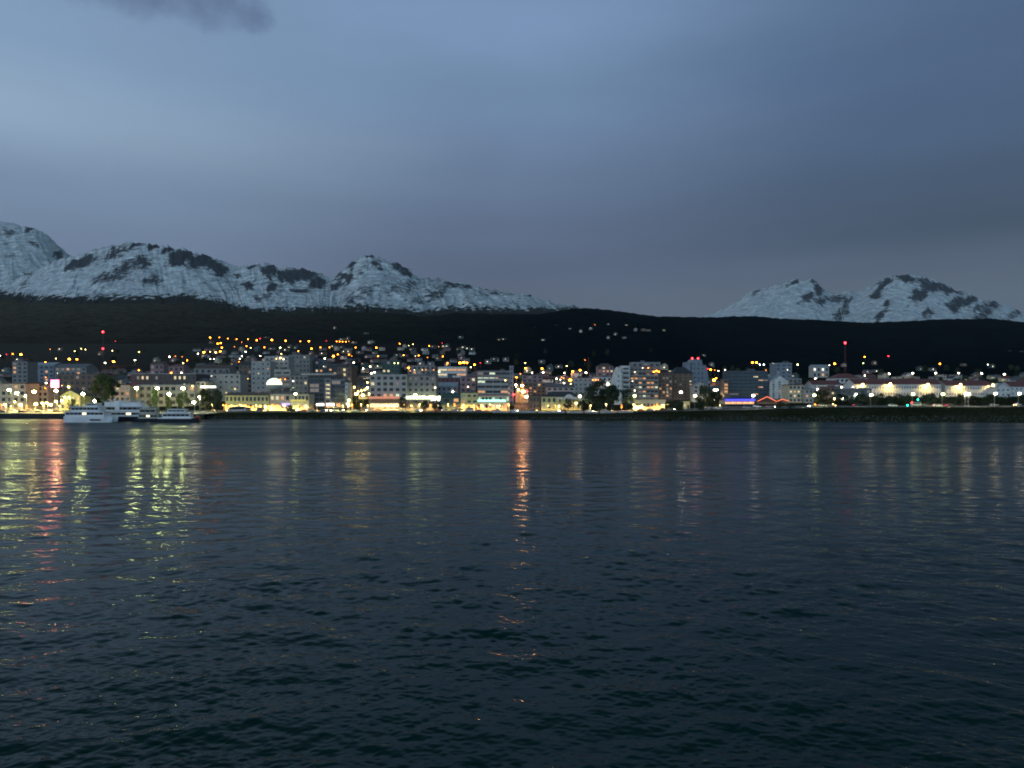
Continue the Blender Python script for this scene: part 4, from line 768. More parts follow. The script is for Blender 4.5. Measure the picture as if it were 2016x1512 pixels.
# ------------------------------------------------------------------ houses
HP = {}
def house_meshes(k, wc, rc):
    key = (k, wc, rc)
    if key in HP: return HP[key]
    w, d, e, rh = [(9, 8, 3.2, 2.2), (12, 8, 3.0, 1.8), (8, 8, 5.4, 2.4), (10, 9, 5.2, 0.4)][k]
    b = MB(); b.box(-w / 2, w / 2, 0, d, -3, e)
    if k < 3: b.prism([(-w / 2, e), (w / 2, e), (0, e + rh)], 0.0, d) if k == 2 else b.quad([(-w / 2, 0, e), (-w / 2, d / 2, e + rh), (-w / 2, d, e)]).quad([(w / 2, 0, e), (w / 2, d, e), (w / 2, d / 2, e + rh)])
    r = MB()
    if k == 2: r.prism([(-w / 2 - .5, e - .25), (0, e + rh + .02), (w / 2 + .5, e - .25), (w / 2 + .5, e), (0, e + rh + .28), (-w / 2 - .5, e)][::-1], -.5, d + .5)
    elif k == 3: r.box(-w / 2 - .3, w / 2 + .3, -.3, d + .3, e + .01, e + rh)
    else:
        for y0, y1, za, zb in ((-.5, d / 2, e - .12, e + rh), (d / 2, d + .5, e + rh, e - .12)):
            kk = len(r.v); r.v += [(-w / 2 - .4, y0, za), (w / 2 + .4, y0, za), (w / 2 + .4, y1, zb), (-w / 2 - .4, y1, zb), (-w / 2 - .4, y0, za + .22), (w / 2 + .4, y0, za + .22), (w / 2 + .4, y1, zb + .22), (-w / 2 - .4, y1, zb + .22)]
            for q_ in ((0, 3, 2, 1), (4, 5, 6, 7), (0, 1, 5, 4), (1, 2, 6, 5), (2, 3, 7, 6), (3, 0, 4, 7)): r.f.append(tuple(kk + i for i in q_)); r.m.append(0)
    c = MB(); c.box(w * 0.2, w * 0.2 + .8, d * .6, d * .6 + .8, e + 0.2, e + rh + .9)
    dm = MB(); dm.box(-.5, .5, -.08, 0.0, 0, 2.05)
    HP[key] = (b.mesh('wall', W[wc]), r.mesh('roof', R_[rc]), c.mesh('chimney', W['brown']), dm.mesh('door', mat('door paint', (0.06, 0.05, 0.045), 0.5)), w, e)
    return HP[key]
WCN = {'grey': 'grey', 'pale': 'pale', 'white': 'white', 'brown': 'brown', 'pink': 'pinkish', 'green': 'green', 'blue': 'blue-grey', 'cream': 'cream'}
def house(x, Y, k, wc, rc, rz, lit, label, z=None):
    g = gz(x, Y) if z is None else z; m = house_meshes(k, wc, rc)
    o = thing('house', label, 'house', (x, Y, g), rz, 'houses on the slope'); o['px'] = PX(x, Y)
    link('wall', m[0], o); link('roof', m[1], o)
    if Y < 1400:
        link('chimney', m[2], o); link('door', m[3], o, (m[4] * 0.12, 0, 0.3))
    n = 2 if k != 1 else 3; rows = 2 if k >= 2 else 1
    for j in range(rows):
        for i in range(n):
            if Y > 1400 and (i or j): continue
            kk = lit if (i == 0 and j == rows - 1) else 'dark'
            link('window', win_mesh(1.7, 1.3, kk or 'dark'), o, (-m[4] * 0.32 + i * m[4] * 0.62 / max(1, n - 1), 0, 1.1 + j * 2.5))
    HOUSES.append((PX(x, Y), PY(g + m[5] + 2, Y), PY(g, Y), Y, m[4] / 2 * F / Y)); return o
wcs = ['grey', 'pale', 'white', 'brown', 'pink', 'green', 'cream']; rcs = ['grey', 'dark', 'red', 'green', 'brown', 'grey']
PORCH = {}
# houses whose lamp or window is one of the lights in the picture
for px, py, c in hp:
    k = random.choice([0, 1, 2]); Y = march(px, py, 3.0); cv = cover(px, py, Y)
    if cv: wall_lamp(px, py, cv, 'w' if c == 'd' else c, 1); continue
    wc = random.choice(wcs if Y < 1150 else ['brown', 'green', 'grey']); rc = random.choice(rcs if Y < 1150 else ['dark', 'brown']); m = house_meshes(k, wc, rc); cc = 'w' if c == 'd' else c
    o = house(X(px, Y) + m[4] * 0.1, Y + 0.6, k, wc, rc, 0, None, '%s house with %s %s porch lamp, %s %s' % (WCN[wc], 'dim' if c == 'd' else 'bright', LN[cc].split()[-1], band(py), near(px)))
    g = o.location.z; zz = Z(py, Y) - g; r = 0.4 * max(1, (Y / 700.0) ** 0.3)
    link('porch_lamp', head_mesh(round(r, 1), cc, (2.0 if c == 'd' else 7) * (0.6 if Y > 1500 else 1)), o, (-m[4] * 0.1, -0.8, zz)); LAMPS.append((px, py, Y))
def blocked(px, pyt, pyb, Y, hw):
    for a, b_, c in LAMPS:
        if abs(a - px) < hw + 1.5 and pyt - 1 < b_ < pyb + 1 and c > Y: return True
    return False
cnt = 0; tries = 0
while cnt < 170 and tries < 6000:
    tries += 1
    u = random.random(); px = random.uniform(-40, 1420) if u < 0.82 else random.uniform(1420, 2050)
    Y = random.choice([540, 580, 620, 660, 700, 745, 790, 840, 890, 950, 1010, 1080, 1160, 1240, 1330]) + random.uniform(-6, 6)
    if px > 1420 and Y < 640: continue
    if (px > 930 and Y > 860) or (px < 380 and Y > 930): continue
    x = X(px, Y); k = random.choice([0, 0, 1, 1, 2, 3]); wc = random.choice(wcs); rc = random.choice(rcs); m = house_meshes(k, wc, rc); g = gz(x, Y)
    hw = m[4] / 2 * F / Y; pt, pb = PY(g + m[5] + 2.4, Y), PY(g, Y)
    if cover(px, pt, Y) or blocked(px, pt, pb, Y, hw): continue
    if any(abs(h_[0] - px) < (h_[4] + hw) * 1.02 and abs(h_[3] - Y) < 22 for h_ in HOUSES): continue
    if any(a - hw < px < b_ + hw and Yb - 12 < Y < Yb + 26 for a, b_, tp, Yb, l_, o_ in BLD): continue
    if any(a < px + hw and b_ > px - hw and pb > tp + 2 and Y < Yb for a, b_, tp, Yb, l_, o_ in BLD): continue
    lit = random.choice([None, None, None, 'o', 'y', 'dim', 'dim'])
    lt = {'o': 'orange window', 'y': 'yellow window', 'dim': 'faint window', None: 'dark windows'}[lit]
    house(x, Y, k, wc, rc, random.uniform(-0.3, 0.3), lit, '%s house with %s roof and %s, %s %s' % (WCN[wc], rc, lt, band(pt), near(px))); cnt += 1

# ------------------------------------------------------------------ trees
def crown_mesh(seed, rad, hgt, n, conif=False):
    r_ = random.Random(seed); b = MB(); cl = []
    for i in range(26):
        t = r_.random() * 2 * PI; zz = r_.uniform(-0.9, 1.0); q_ = math.sqrt(max(0, 1 - zz * zz * 0.85)) * r_.uniform(0.35, 0.95)
        if conif: q_ = (1 - (zz + 1) / 2) * r_.uniform(0.5, 1) + 0.05
        cl.append((rad * q_ * math.cos(t), rad * q_ * math.sin(t), hgt * 0.5 * zz, rad * r_.uniform(0.22, 0.42)))
    for i in range(n):
        c = r_.choice(cl); d = Vector((r_.gauss(0, 1), r_.gauss(0, 1), r_.gauss(0, 1))).normalized() * c[3] * r_.uniform(0.6, 1.15)
        p = Vector(c[:3]) + d; s = r_.uniform(0.18, 0.42); a = Vector((r_.gauss(0, 1), r_.gauss(0, 1), r_.gauss(0, 1))).normalized(); e = a.orthogonal().normalized()
        b.quad([p - a * s, p + e * s * 0.6, p + a * s, p - e * s * 0.6])
    m = mat('leaves %d' % (seed % 3), [(0.035, 0.055, 0.018), (0.045, 0.06, 0.02), (0.028, 0.045, 0.022)][seed % 3], 0.8, 0.4, 1.5)
    return b.mesh('crown', m)
CR = {}
def tree(px, ptop, r_px, Y, label, seed, conif=False, cat='tree', pbot=None, name=None):
    x = X(px, Y); g = gz(x, Y); top = Z(ptop, Y) - g; rad = r_px * Y / F; hgt = min(top * 0.92, rad * 2.3 if not conif else top) if pbot is None else top
    key = (seed % 5, conif)
    if key not in CR: CR[key] = crown_mesh(seed % 5, 1.0 * 4, 8.0, 2600, conif)
    o = thing(name or ('bush' if cat == 'bush' else 'tree'), label, cat, (x, Y, g), random.uniform(-3, 3)); o['px'] = px
    cz = top - hgt / 2; c = link('crown', CR[key], o, (0, 0, cz)); c.scale = (rad / 4, rad / 4, hgt / 8)
    if cat == 'tree':
        t = MB(); t.tube((0, 0, -0.5), (0.1, 0, cz), 0.28, 0.14, 7)
        for k in range(4): a = k * 1.7 + seed; t.tube((0.05, 0, cz * 0.7), (rad * 0.5 * math.cos(a), rad * 0.5 * math.sin(a), cz + hgt * 0.15), 0.12, 0.04, 5)
        t.build('trunk', mat('bark', (0.06, 0.045, 0.035), 0.9, 0.3, 3), o)
    return o
def wy(px, d): return float(ys(px)) + d
TR = [(1, 1560, 800, 21, 52, 'big dark tree behind the catamaran'), (1, 1720, 820, 13, 56, 'darker tree joined to the big tree behind the catamaran'), (1, 1095, 1130, 9, 16, 'small yellowish lit tree on the quay beside the catamaran bow'),
      (2, 500, 1010, 11, 30, 'dark conical tree between the two bright lamps'), (2, 700, 1100, 10, 34, 'low dark tree right of the conical tree'), (2, 930, 1050, 12, 38, 'dark tree under the third bright lamp of the dark hall'), (2, 1280, 1000, 14, 32, 'black tree mass left of the yellow arcade building'), (2, 1440, 1010, 13, 34, 'second black tree left of the yellow arcade building'),
      (4, 565, 1115, 8, 28, 'round dark tree between pale hotel and glowing canopy'), (4, 1060, 1150, 7, 28, 'small dark tree below the glowing canopy'), (4, 900, 1170, 8, 28, 'low grey-green tree below the glowing canopy lamp'),
      (5, 1700, 860, 19, 44, 'tallest of the dark waterfront trees right of the customs house'), (5, 1545, 960, 13, 40, 'left tree of the dark waterfront clump'), (5, 1890, 945, 14, 40, 'right tree of the dark waterfront clump, beside the fin tower'), (5, 1225, 1130, 8, 27, 'small tree before the customs house arch'), (5, 1420, 1175, 6, 26, 'little bush-like tree right of the customs house door'), (5, 1700, 1170, 7, 26, 'round low bush under the tallest waterfront tree'),
      (6, 60, 950, 12, 40, 'dark tree at the foot of the fin tower'), (6, 250, 1000, 13, 38, 'greenish lit tree left of the greenish waterfront lamp'), (6, 1430, 950, 16, 42, 'large dark tree right of the tall white lamp'), (6, 1610, 1040, 14, 40, 'broad dark tree left of the blue-lit restaurant'), (6, 920, 1150, 8, 27, 'left of two round clipped bushes'), (6, 1070, 1165, 9, 27, 'right of two round clipped bushes'), (6, 1390, 1150, 8, 27, 'round bush right of the tall white lamp pole'),
      (7, 1130, 820, 15, 44, 'dark tree mass right of the pale green low house'), (7, 740, 970, 7, 27, 'small round bush below the ochre flats'), (7, 600, 955, 9, 27, 'dark bush before the orange neon gables'), (3, 700, 1225, 9, 29, 'wide low bush on the shore below the yellow fascia')]
for i, (t, x, y, r, d, lab) in enumerate(TR):
    px, py = T(t, x, y); cat = 'bush' if 'bush' in lab and 'tree' not in lab.split('bush')[0] else 'tree'
    tree(px, py, r, wy(px, d), lab, i, conif='conical' in lab, cat=cat)
for i in range(24):
    px = 1662 + i * 17.5 + random.uniform(-4, 4)
    tree(px, 779 + random.uniform(-2.5, 4), random.uniform(10, 14), wy(px, 66 + random.uniform(-3, 8)), 'dark green tree in the row below the prison walls', i + 3, cat='tree', pbot=1)
for i in range(90):   # trees between the houses up the slope
    px = random.uniform(-20, 2030); Y = random.uniform(560, 1300); x = X(px, Y); g = gz(x, Y); h = random.uniform(6, 10); pt = PY(g + h, Y); r = random.uniform(3, 4.5) * F / Y
    if cover(px, pt, Y) or blocked(px, pt, PY(g, Y), Y, r): continue
    if any(abs(h_[0] - px) < h_[4] + r and abs(h_[3] - Y) < 10 for h_ in HOUSES): continue
    tree(px, pt, r, Y, 'dark tree between houses, %s %s' % (band(pt), near(px)), i)['group'] = 'trees on the slope'

# ------------------------------------------------------------------ cars
CARP = {}
GLASS = mat('car glass', (0.02, 0.022, 0.025), 0.1)
def car_meshes(kind, cn, col):
    k = (kind, cn)
    if k in CARP: return CARP[k]
    L_, hh, cab = {'car': (2.15, 0.85, 1.45), 'van': (2.6, 1.05, 2.2), 'bus': (5.0, 1.1, 3.0)}[kind]
    pr = [(-L_, .35), (L_, .35), (L_ + .03, .7), (L_ - .1, hh), (L_ * .52, hh + .06), (L_ * .25, cab), (-L_ * .55, cab), (-L_ * .88, hh + .1), (-L_ - .02, hh)] if kind == 'car' else [(-L_, .4), (L_, .4), (L_ + .03, 1.0), (L_ - .15, hh + .3), (L_ * .72, cab), (-L_ * .97, cab), (-L_, cab - .3)]
    b = MB(); b.prism(pr, -.85, .85); g = MB()
    if kind == 'car': gp = [(L_ * .46, hh + .07), (L_ * .22, cab - .1), (-L_ * .5, cab - .1), (-L_ * .78, hh + .1)]
    else: gp = [(L_ * .82, hh + .2), (L_ * .68, cab - .25), (-L_ * .9, cab - .25), (-L_ * .9, hh + .2)]
    g.prism(gp[::-1], -.87, -.852); g.prism(gp[::-1], .852, .87)
    w = MB(); w.tube((0, -.9, 0), (0, -.68, 0), .33, .33, 12)
    CARP[k] = (b.mesh('body', mat('car paint ' + cn, col, .3, .05)), g.mesh('side_window', GLASS), w.mesh('wheel', FEND), L_, hh); return CARP[k]
HLM = MB().ball((0, 0, 0), .16, .22, .14).mesh('headlight', emis('headlight', (1, .93, .75), 26)); HLO = MB().ball((0, 0, 0), .16, .22, .14).mesh('headlight', emis('headlight warm', (1, .6, .2), 18))
TLM = MB().ball((0, 0, 0), .10, .2, .1).mesh('tail_light', emis('tail light', LC['r'], 6))
def car(px, d, kind, cn, lights_, dirn=1, place='on the waterfront road', Y=None):
    cols = {'white': (.6, .6, .58), 'silver': (.35, .36, .37), 'black': (.02, .02, .022), 'red': (.3, .03, .03), 'blue': (.04, .07, .16), 'grey': (.14, .14, .15)}
    Y = Y or wy(px, d); x = X(px, Y); g = gz(x, Y) + .06; b, gl, w, L_, hh = car_meshes(kind, cn, cols[cn])
    o = thing(kind if kind != 'car' else 'parked_car' if not lights_ else 'car', '%s %s %s %s, below %s' % (cn, kind, {'h': 'with lit headlights', 't': 'with red tail lights', 'o': 'with warm headlights', '': 'parked without lights'}[lights_], place, near(px)), kind, (x, Y, g), (0 if dirn > 0 else PI) + random.uniform(-.05, .05) + (-.5 * dirn if lights_ in 'ho' and lights_ else 0), 'cars along the waterfront'); o['px'] = px
    link('body', b, o); link('side_window', gl, o)
    for sx in (-.62, .62):
        for sy in (0, 1):
            wo_ = link('wheel', w, o, (sx * L_, 0, .33)); wo_.rotation_euler.z = PI * sy
    for sy in (-.6, .6):
        if lights_ in ('h', 'o') : link('headlight', HLM if lights_ == 'h' else HLO, o, (L_ + .05, sy, .68))
        if lights_: link('tail_light', TLM, o, (-L_ - .03, sy, .8))
cl = [(465, 'bus', 'white', 'o', -1), (484, 'van', 'silver', 'o', -1), (514, 'van', 'grey', 'o', 1), (579, 'car', 'grey', 'h', 1), (597, 'car', 'red', 't', -1), (613, 'car', 'silver', '', 1), (637, 'car', 'grey', 'h', 1), (659, 'car', 'white', 'h', -1), (670, 'car', 'black', 'h', 1), (698, 'car', 'silver', '', 1), (729, 'car', 'silver', 'h', -1), (745, 'car', 'grey', '', 1), (790, 'car', 'white', '', 1), (823, 'car', 'white', 'h', 1), (864, 'car', 'red', 't', 1), (875, 'car', 'white', 'h', -1),
      (897, 'car', 'silver', 't', 1), (907, 'car', 'grey', 'h', -1), (925, 'van', 'white', 't', 1), (945, 'car', 'blue', '', 1), (978, 'car', 'silver', '', -1), (1012, 'car', 'white', 'h', 1), (1050, 'car', 'black', 'o', 1), (1108, 'car', 'red', 'h', -1), (1160, 'car', 'white', 'h', 1), (1190, 'car', 'silver', '', 1), (1262, 'car', 'red', '', 1), (1281, 'car', 'white', 'o', 1), (1306, 'car', 'black', 't', 1), (1320, 'car', 'silver', 'h', 1),
      (1395, 'car', 'silver', '', 1), (1413, 'car', 'white', '', -1), (1428, 'car', 'grey', '', 1), (1470, 'car', 'silver', '', 1), (1490, 'car', 'white', '', 1), (1517, 'car', 'grey', 'h', 1), (1598, 'car', 'silver', 'h', -1), (1619, 'car', 'white', 'o', 1), (1636, 'car', 'grey', 'o', 1), (1688, 'car', 'black', 't', 1), (1757, 'car', 'white', '', 1), (1803, 'van', 'silver', '', 1), (1824, 'car', 'grey', '', 1), (1845, 'car', 'white', 't', 1), (1860, 'car', 'red', 'o', 1), (1872, 'car', 'black', 't', 1), (2003, 'car', 'white', 'o', -1), (1957, 'car', 'grey', '', 1)]
for i, (px, k, c, l, d) in enumerate(cl): car(px, 35 + (i * 7 % 12), k, c, l, d)
for i, px in enumerate((8, 26, 44, 58, 78, 95, 112)): car(px, 14 + (i * 5 % 9), 'car', ['grey', 'white', 'black', 'silver'][i % 4], '', 1, 'parked on the quay' if 0 else 'on the quay')

# ------------------------------------------------------------------ low promenade wall, shore rocks, small shed
for i, (a, b_) in enumerate(((970, 1004), (1006, 1056), (1059, 1112), (1116, 1148), (1152, 1178), (1182, 1214), (1218, 1246))):
    Y0 = wy((a + b_) / 2, 23.5); xa, xb = X(a, Y0), X(b_, Y0); g = gz((xa + xb) / 2, Y0)
    o = thing('sea_wall', 'low whitish promenade wall on the shore below %s' % near((a + b_) / 2), 'wall', ((xa + xb) / 2, Y0, g), 0, 'promenade wall sections'); o['px'] = (a + b_) / 2
    w_ = xb - xa; MB().box(-w_ / 2, w_ / 2, 0, .35, -1, .95).build('wall_panel', W['pale'], o); MB().box(-w_ / 2 - .05, w_ / 2 + .05, -.06, .41, .952, 1.06).build('coping', W['white'], o)
rk = MB()
rr_ = random.Random(5)
for i in range(2600):
    px = rr_.uniform(402, 2150); s_ = rr_.uniform(-1.0, 7.5); Y0 = wy(px, s_); x = X(px, Y0); z0 = gz(x, Y0); a = rr_.uniform(.3, .85)
    k = len(rk.v); rk.v += [(x + a * rr_.uniform(-1.1, -.6), Y0, z0 - .3), (x, Y0 - a * rr_.uniform(.6, 1), z0 - .3), (x + a * rr_.uniform(.6, 1.1), Y0, z0 - .2), (x, Y0 + a, z0 - .2), (x + rr_.uniform(-.2, .2), Y0, z0 + a * rr_.uniform(.5, .9))]
    rk.f += [(k, k + 1, k + 4), (k + 1, k + 2, k + 4), (k + 2, k + 3, k + 4), (k + 3, k, k + 4)]; rk.m += [0] * 4
ro = rk.build('shore_rocks', mat('shore rock', (0.045, 0.042, 0.036), 0.9, 0.4, 0.8)); ro['kind'] = 'stuff'; ro['label'] = 'dark boulders heaped along the waterline'

# ------------------------------------------------------------------ ships
HULLW = mat('ship white paint', (.82, .80, .76), .45, .12, .3); HULLD = mat('ship dark hull', (.02, .022, .03), .5, .2, .5); CRM = mat('ship cream paint', (.45, .42, .32), .5)
def hull(L_, bw, fb, bow=2.5, rake=0.8):
    b = MB(); st = []
    for i in range(13):
        t = i / 12; x = -L_ / 2 + L_ * t; wd = bw / 2 * (min(1, (1 - t) * 3.2) ** .6) * (0.92 + .08 * min(1, t * 6)); sh = fb + .5 * max(0, t - .6) * 2
        xb = x - (rake if i == 12 else rake * max(0, t - .8) * 3) * 1.0
        st.append([(xb, -wd * .75, -.8), (x, -wd, sh), (x, wd, sh), (xb, wd * .75, -.8)])
    k = 0
    for s in st: b.v += s
    for i in range(12):
        a = i * 4; c = a + 4
        for j in range(4): j2 = (j + 1) % 4; b.f.append((a + j, c + j, c + j2, a + j2)); b.m.append(0)
    b.f.append((0, 1, 2, 3)); b.m.append(0); b.f.append((48, 51, 50, 49)); b.m.append(0)
    return b
def deck(parent, x0, x1, hw, z0, z1, name, m=HULLW, band=None, n=6, lit=None):
    b = MB(); b.box(x0, x1, -hw, hw, z0 + .01, z1 - .12); b.box(x0 - .3, x1 + .3, -hw - .25, hw + .25, z1 - .118, z1); o = b.build(name, m, parent)
    if band:
        w = (x1 - x0 - .6) / n
        for i in range(n):
            p = MB(); p.box(x0 + .3 + i * w + .08, x0 + .3 + (i + 1) * w - .08, -hw - .03, -hw - .004, z0 + band[0], z0 + band[1])
            p.build('window', lit if (lit and i == n // 2) else GLASS, parent)
    return o
def rails(parent, x0, x1, hw, z, n=8):
    b = MB()
    for i in range(n + 1):
        x = x0 + (x1 - x0) * i / n
        for s in (-hw, hw): b.tube((x, s, z), (x, s, z + 1), .03, None, 4)
    for s in (-hw, hw):
        for h in (.5, 1.0): b.tube((x0, s, z + h), (x1, s, z + h), .025, None, 4)
    b.build('railing', HULLW, parent)
LITW = emis('cabin light', (1, .85, .5), 2.2)
Ya = 357
def bx(px, xc, Y=Ya): return X(px, Y) - xc
def bz(py, Y=Ya): return Z(py, Y)
# catamaran in front
xc = X(181, Ya); o = thing('catamaran', 'white double-deck excursion catamaran moored nearest the camera', 'boat', (xc, Ya, 0)); o['px'] = 181
L_ = bx(228, xc) - bx(134, xc)
for s in (-2.6, 2.6): hull(L_, 2.2, 2.6).build('hull', HULLW, o, (0, s, 0))
MB().box(-L_ / 2, L_ / 2 - 3.5, -3.6, 3.6, 1.7, 2.9).build('bridge_deck', HULLW, o)
MB().box(-L_ / 2 + 12.5, L_ / 2 - 5.5, -3.75, -3.62, .9, 1.6).build('rubbing_strake', HULLD, o)
deck(o, -L_ / 2 + .5, L_ / 2 - 4, 3.4, 2.9, 5.2, 'main_cabin', band=(.8, 1.8), n=9, lit=LITW)
deck(o, -L_ / 2 + 3, L_ / 2 - 6.5, 3.0, 5.2, 7.5, 'upper_cabin', band=(.8, 1.9), n=7)
deck(o, -1.5, 3.5, 2.2, 7.5, 9.3, 'wheelhouse', band=(.7, 1.4), n=4); rails(o, -L_ / 2 + 1, -2, 2.9, 7.5); rails(o, L_ / 2 - 4, L_ / 2 - .8, 3.2, 2.9, 4)
MB().tube((0.5, 0, 9.3), (0.5, 0, 12.2), .09, .05).build('mast', HULLW, o); MB().ball((.5, 0, 10.6), .5, .5, .35).build('radar_dome', HULLW, o)
# second excursion ship behind with dark hull
Yb = 372; xc = X(258, Yb); o = thing('excursion_ship', 'grey-white passenger ship with dark hull behind the catamaran', 'boat', (xc, Yb, 0)); o['px'] = 258
hull(34, 7, 2.2).build('hull', HULLD, o)
deck(o, -14, 12, 3.0, 2.3, 5.0, 'main_cabin', band=(.9, 1.9), n=10, lit=LITW); deck(o, -13.5, 7.5, 2.9, 5.0, 7.6, 'upper_cabin', band=(.7, 2.0), n=8)
deck(o, -12, 6, 2.6, 7.6, 9.6, 'bridge', n=6); MB().box(-6.5, -4.2, -3.1, 1, 5.05, 10.2).build('funnel', HULLW, o); rails(o, -13, 6, 2.8, 9.6, 10)
mb_ = MB(); mb_.tube((-2, 0, 9.6), (-2, 0, 13.4), .1, .05); mb_.tube((-3, 0, 12), (-1, 0, 12), .05); mb_.build('mast', HULLW, o); MB().ball((-8, 0, 11), .6, .6, .5).build('radar_dome', HULLW, o)
# cream launch
Yc = 362; xc = X(296, Yc); o = thing('launch', 'cream two-deck launch lit from the quay, between the two larger ships', 'boat', (xc, Yc, 0)); o['px'] = 296
hull(14, 4, 1.5).build('hull', HULLD, o); deck(o, -5, 4.5, 1.9, 1.6, 4.0, 'main_cabin', CRM, (.8, 1.7), 5, LITW); deck(o, -4.5, 3.5, 1.8, 4.0, 6.6, 'upper_cabin', CRM, (.8, 1.9), 3)
rails(o, -4, 3, 1.7, 6.6, 5)
# white cruiser on the right
Yd = 360; xc = X(353, Yd); o = thing('cabin_cruiser', 'low white cabin cruiser at the right end of the moored boats', 'boat', (xc, Yd, 0)); o['px'] = 353
hull(19.5, 4.6, 1.6).build('hull', HULLD, o); MB().box(-9.5, 7, -2.34, 2.34, 1.62, 2.1).build('gunwale', HULLW, o)
deck(o, -7.5, 6, 1.9, 2.1, 4.6, 'main_cabin', band=(.7, 1.8), n=6); deck(o, -5, 3.5, 1.7, 4.6, 6.3, 'wheelhouse', band=(.5, 1.2), n=4)
MB().tube((-1, 0, 6.3), (-1, 0, 9.3), .07, .04).build('mast', HULLW, o)
xc = X(388, 362); o = thing('life_raft', 'orange covered raft at the stern beside the cabin cruiser', 'raft', (xc, 362, 0)); o['px'] = 388
MB().ball((0, 0, .5), 2.4, 1.6, .7, 16, 8).build('float', mat('orange rubber', (.5, .12, .04), .7), o); MB().ball((0, 0, 1.2), 1.8, 1.3, 2.0, 12, 6, 0, 0, 90).build('canopy', mat('orange rubber', (.5, .12, .04), .7), o)

# ------------------------------------------------------------------ world: dusk sky
wld = bpy.data.worlds.new('World'); scene.world = wld; wld.use_nodes = True; nt = wld.node_tree; L = nt.links.new
bg = nt.nodes['Background']
def N(t, **k):
    n = nt.nodes.new(t)
    for a, v in k.items(): setattr(n, a, v)
    return n
def M(op, a, b=None, c=None, clamp=False):
    n = N('ShaderNodeMath', operation=op, use_clamp=clamp)
    for i, v in enumerate((a, b, c)):
        if v is None: continue
        if isinstance(v, (int, float)): n.inputs[i].default_value = v
        else: L(v, n.inputs[i])
    return n.outputs[0]
tc = N('ShaderNodeTexCoord'); sp = N('ShaderNodeSeparateXYZ'); L(tc.outputs['Generated'], sp.inputs[0])
def s2l(r, g, b):
    l_ = 0.3 * r + 0.59 * g + 0.11 * b; r, g, b = (c + (l_ - c) * 0.04 for c in (r, g, b)); r, g, b = r * 1.02, g * 1.02, b * 1.03
    return [((c / 255) / 12.92 if c <= 10 else ((c / 255 + .055) / 1.055) ** 2.4) for c in (r, g, b)] + [1]
def ramp(fac, pts):
    n = N('ShaderNodeValToRGB'); L(fac, n.inputs[0]); e = n.color_ramp.elements; n.color_ramp.interpolation = 'EASE'
    e[0].position = pts[0][0]; e[0].color = s2l(*pts[0][1]); e[1].position = pts[-1][0]; e[1].color = s2l(*pts[-1][1])
    for p, c in pts[1:-1]: q_ = e.new(p); q_.color = s2l(*c)
    return n.outputs['Color']
el = sp.outputs['Z']
left = ramp(el, [(0.0, (101, 116, 136)), (0.13, (105, 122, 144)), (0.175, (108, 127, 153)), (0.227, (116, 138, 164)), (0.305, (138, 162, 186)), (0.38, (126, 153, 182)), (0.46, (118, 144, 174)), (0.58, (84, 110, 126)), (0.74, (64, 90, 98)), (1.0, (48, 72, 80))])
mid = ramp(el, [(0.0, (84, 96, 112)), (0.12, (86, 99, 118)), (0.165, (83, 97, 121)), (0.208, (88, 104, 130)), (0.27, (96, 116, 144)), (0.365, (107, 133, 164)), (0.45, (118, 146, 181)), (0.58, (78, 105, 122)), (0.74, (62, 88, 96)), (1.0, (48, 72, 80))])
right = ramp(el, [(0.0, (76, 92, 108)), (0.11, (85, 101, 118)), (0.15, (78, 93, 113)), (0.19, (65, 82, 103)), (0.235, (66, 85, 109)), (0.305, (72, 94, 124)), (0.38, (75, 99, 130)), (0.46, (79, 103, 134)), (0.58, (68, 95, 110)), (0.74, (60, 86, 94)), (1.0, (48, 72, 80))])
nz = N('ShaderNodeTexNoise'); nz.inputs['Scale'].default_value = 2.2; nz.inputs['Detail'].default_value = 6; nz.inputs['Roughness'].default_value = 0.5
mp = N('ShaderNodeMapping'); mp.inputs['Scale'].default_value = (1, 1, 3.2); mp.inputs['Rotation'].default_value = (0, math.radians(-9), 0); L(tc.outputs['Generated'], mp.inputs['Vector']); L(mp.outputs['Vector'], nz.inputs['Vector'])
xw = M('ADD', sp.outputs['X'], M('MULTIPLY', M('SUBTRACT', nz.outputs['Fac'], 0.5), 0.45))
def mix(f, a, b, bt='MIX'):
    n = N('ShaderNodeMix', data_type='RGBA', blend_type=bt)
    if isinstance(f, (int, float)): n.inputs['Factor'].default_value = f
    else: L(f, n.inputs['Factor'])
    for s, v in (('A', a), ('B', b)):
        if isinstance(v, (list, tuple)): n.inputs[s].default_value = v
        else: L(v, n.inputs[s])
    return n.outputs['Result']
fl_ = N('ShaderNodeMapRange', interpolation_type='SMOOTHSTEP'); fl_.inputs['From Min'].default_value = -0.55; fl_.inputs['From Max'].default_value = 0.02; L(xw, fl_.inputs['Value'])
fr_ = N('ShaderNodeMapRange', interpolation_type='SMOOTHSTEP'); fr_.inputs['From Min'].default_value = 0.0; fr_.inputs['From Max'].default_value = 0.5; L(xw, fr_.inputs['Value'])
c1 = mix(fl_.outputs['Result'], left, mid); c2 = mix(fr_.outputs['Result'], c1, right)
# soft mottling of the cloud deck
nz2 = N('ShaderNodeTexNoise'); nz2.inputs['Scale'].default_value = 4.5; nz2.inputs['Detail'].default_value = 7; nz2.inputs['Roughness'].default_value = 0.55; L(mp.outputs['Vector'], nz2.inputs['Vector'])
mo = M('ADD', M('MULTIPLY', nz2.outputs['Fac'], 0.22), M('MULTIPLY_ADD', nz.outputs['Fac'], 0.22, 0.78))
cm = N('ShaderNodeCombineColor'); [L(mo, cm.inputs[i]) for i in range(3)]
c3 = mix(1.0, c2, cm.outputs[0], 'MULTIPLY')
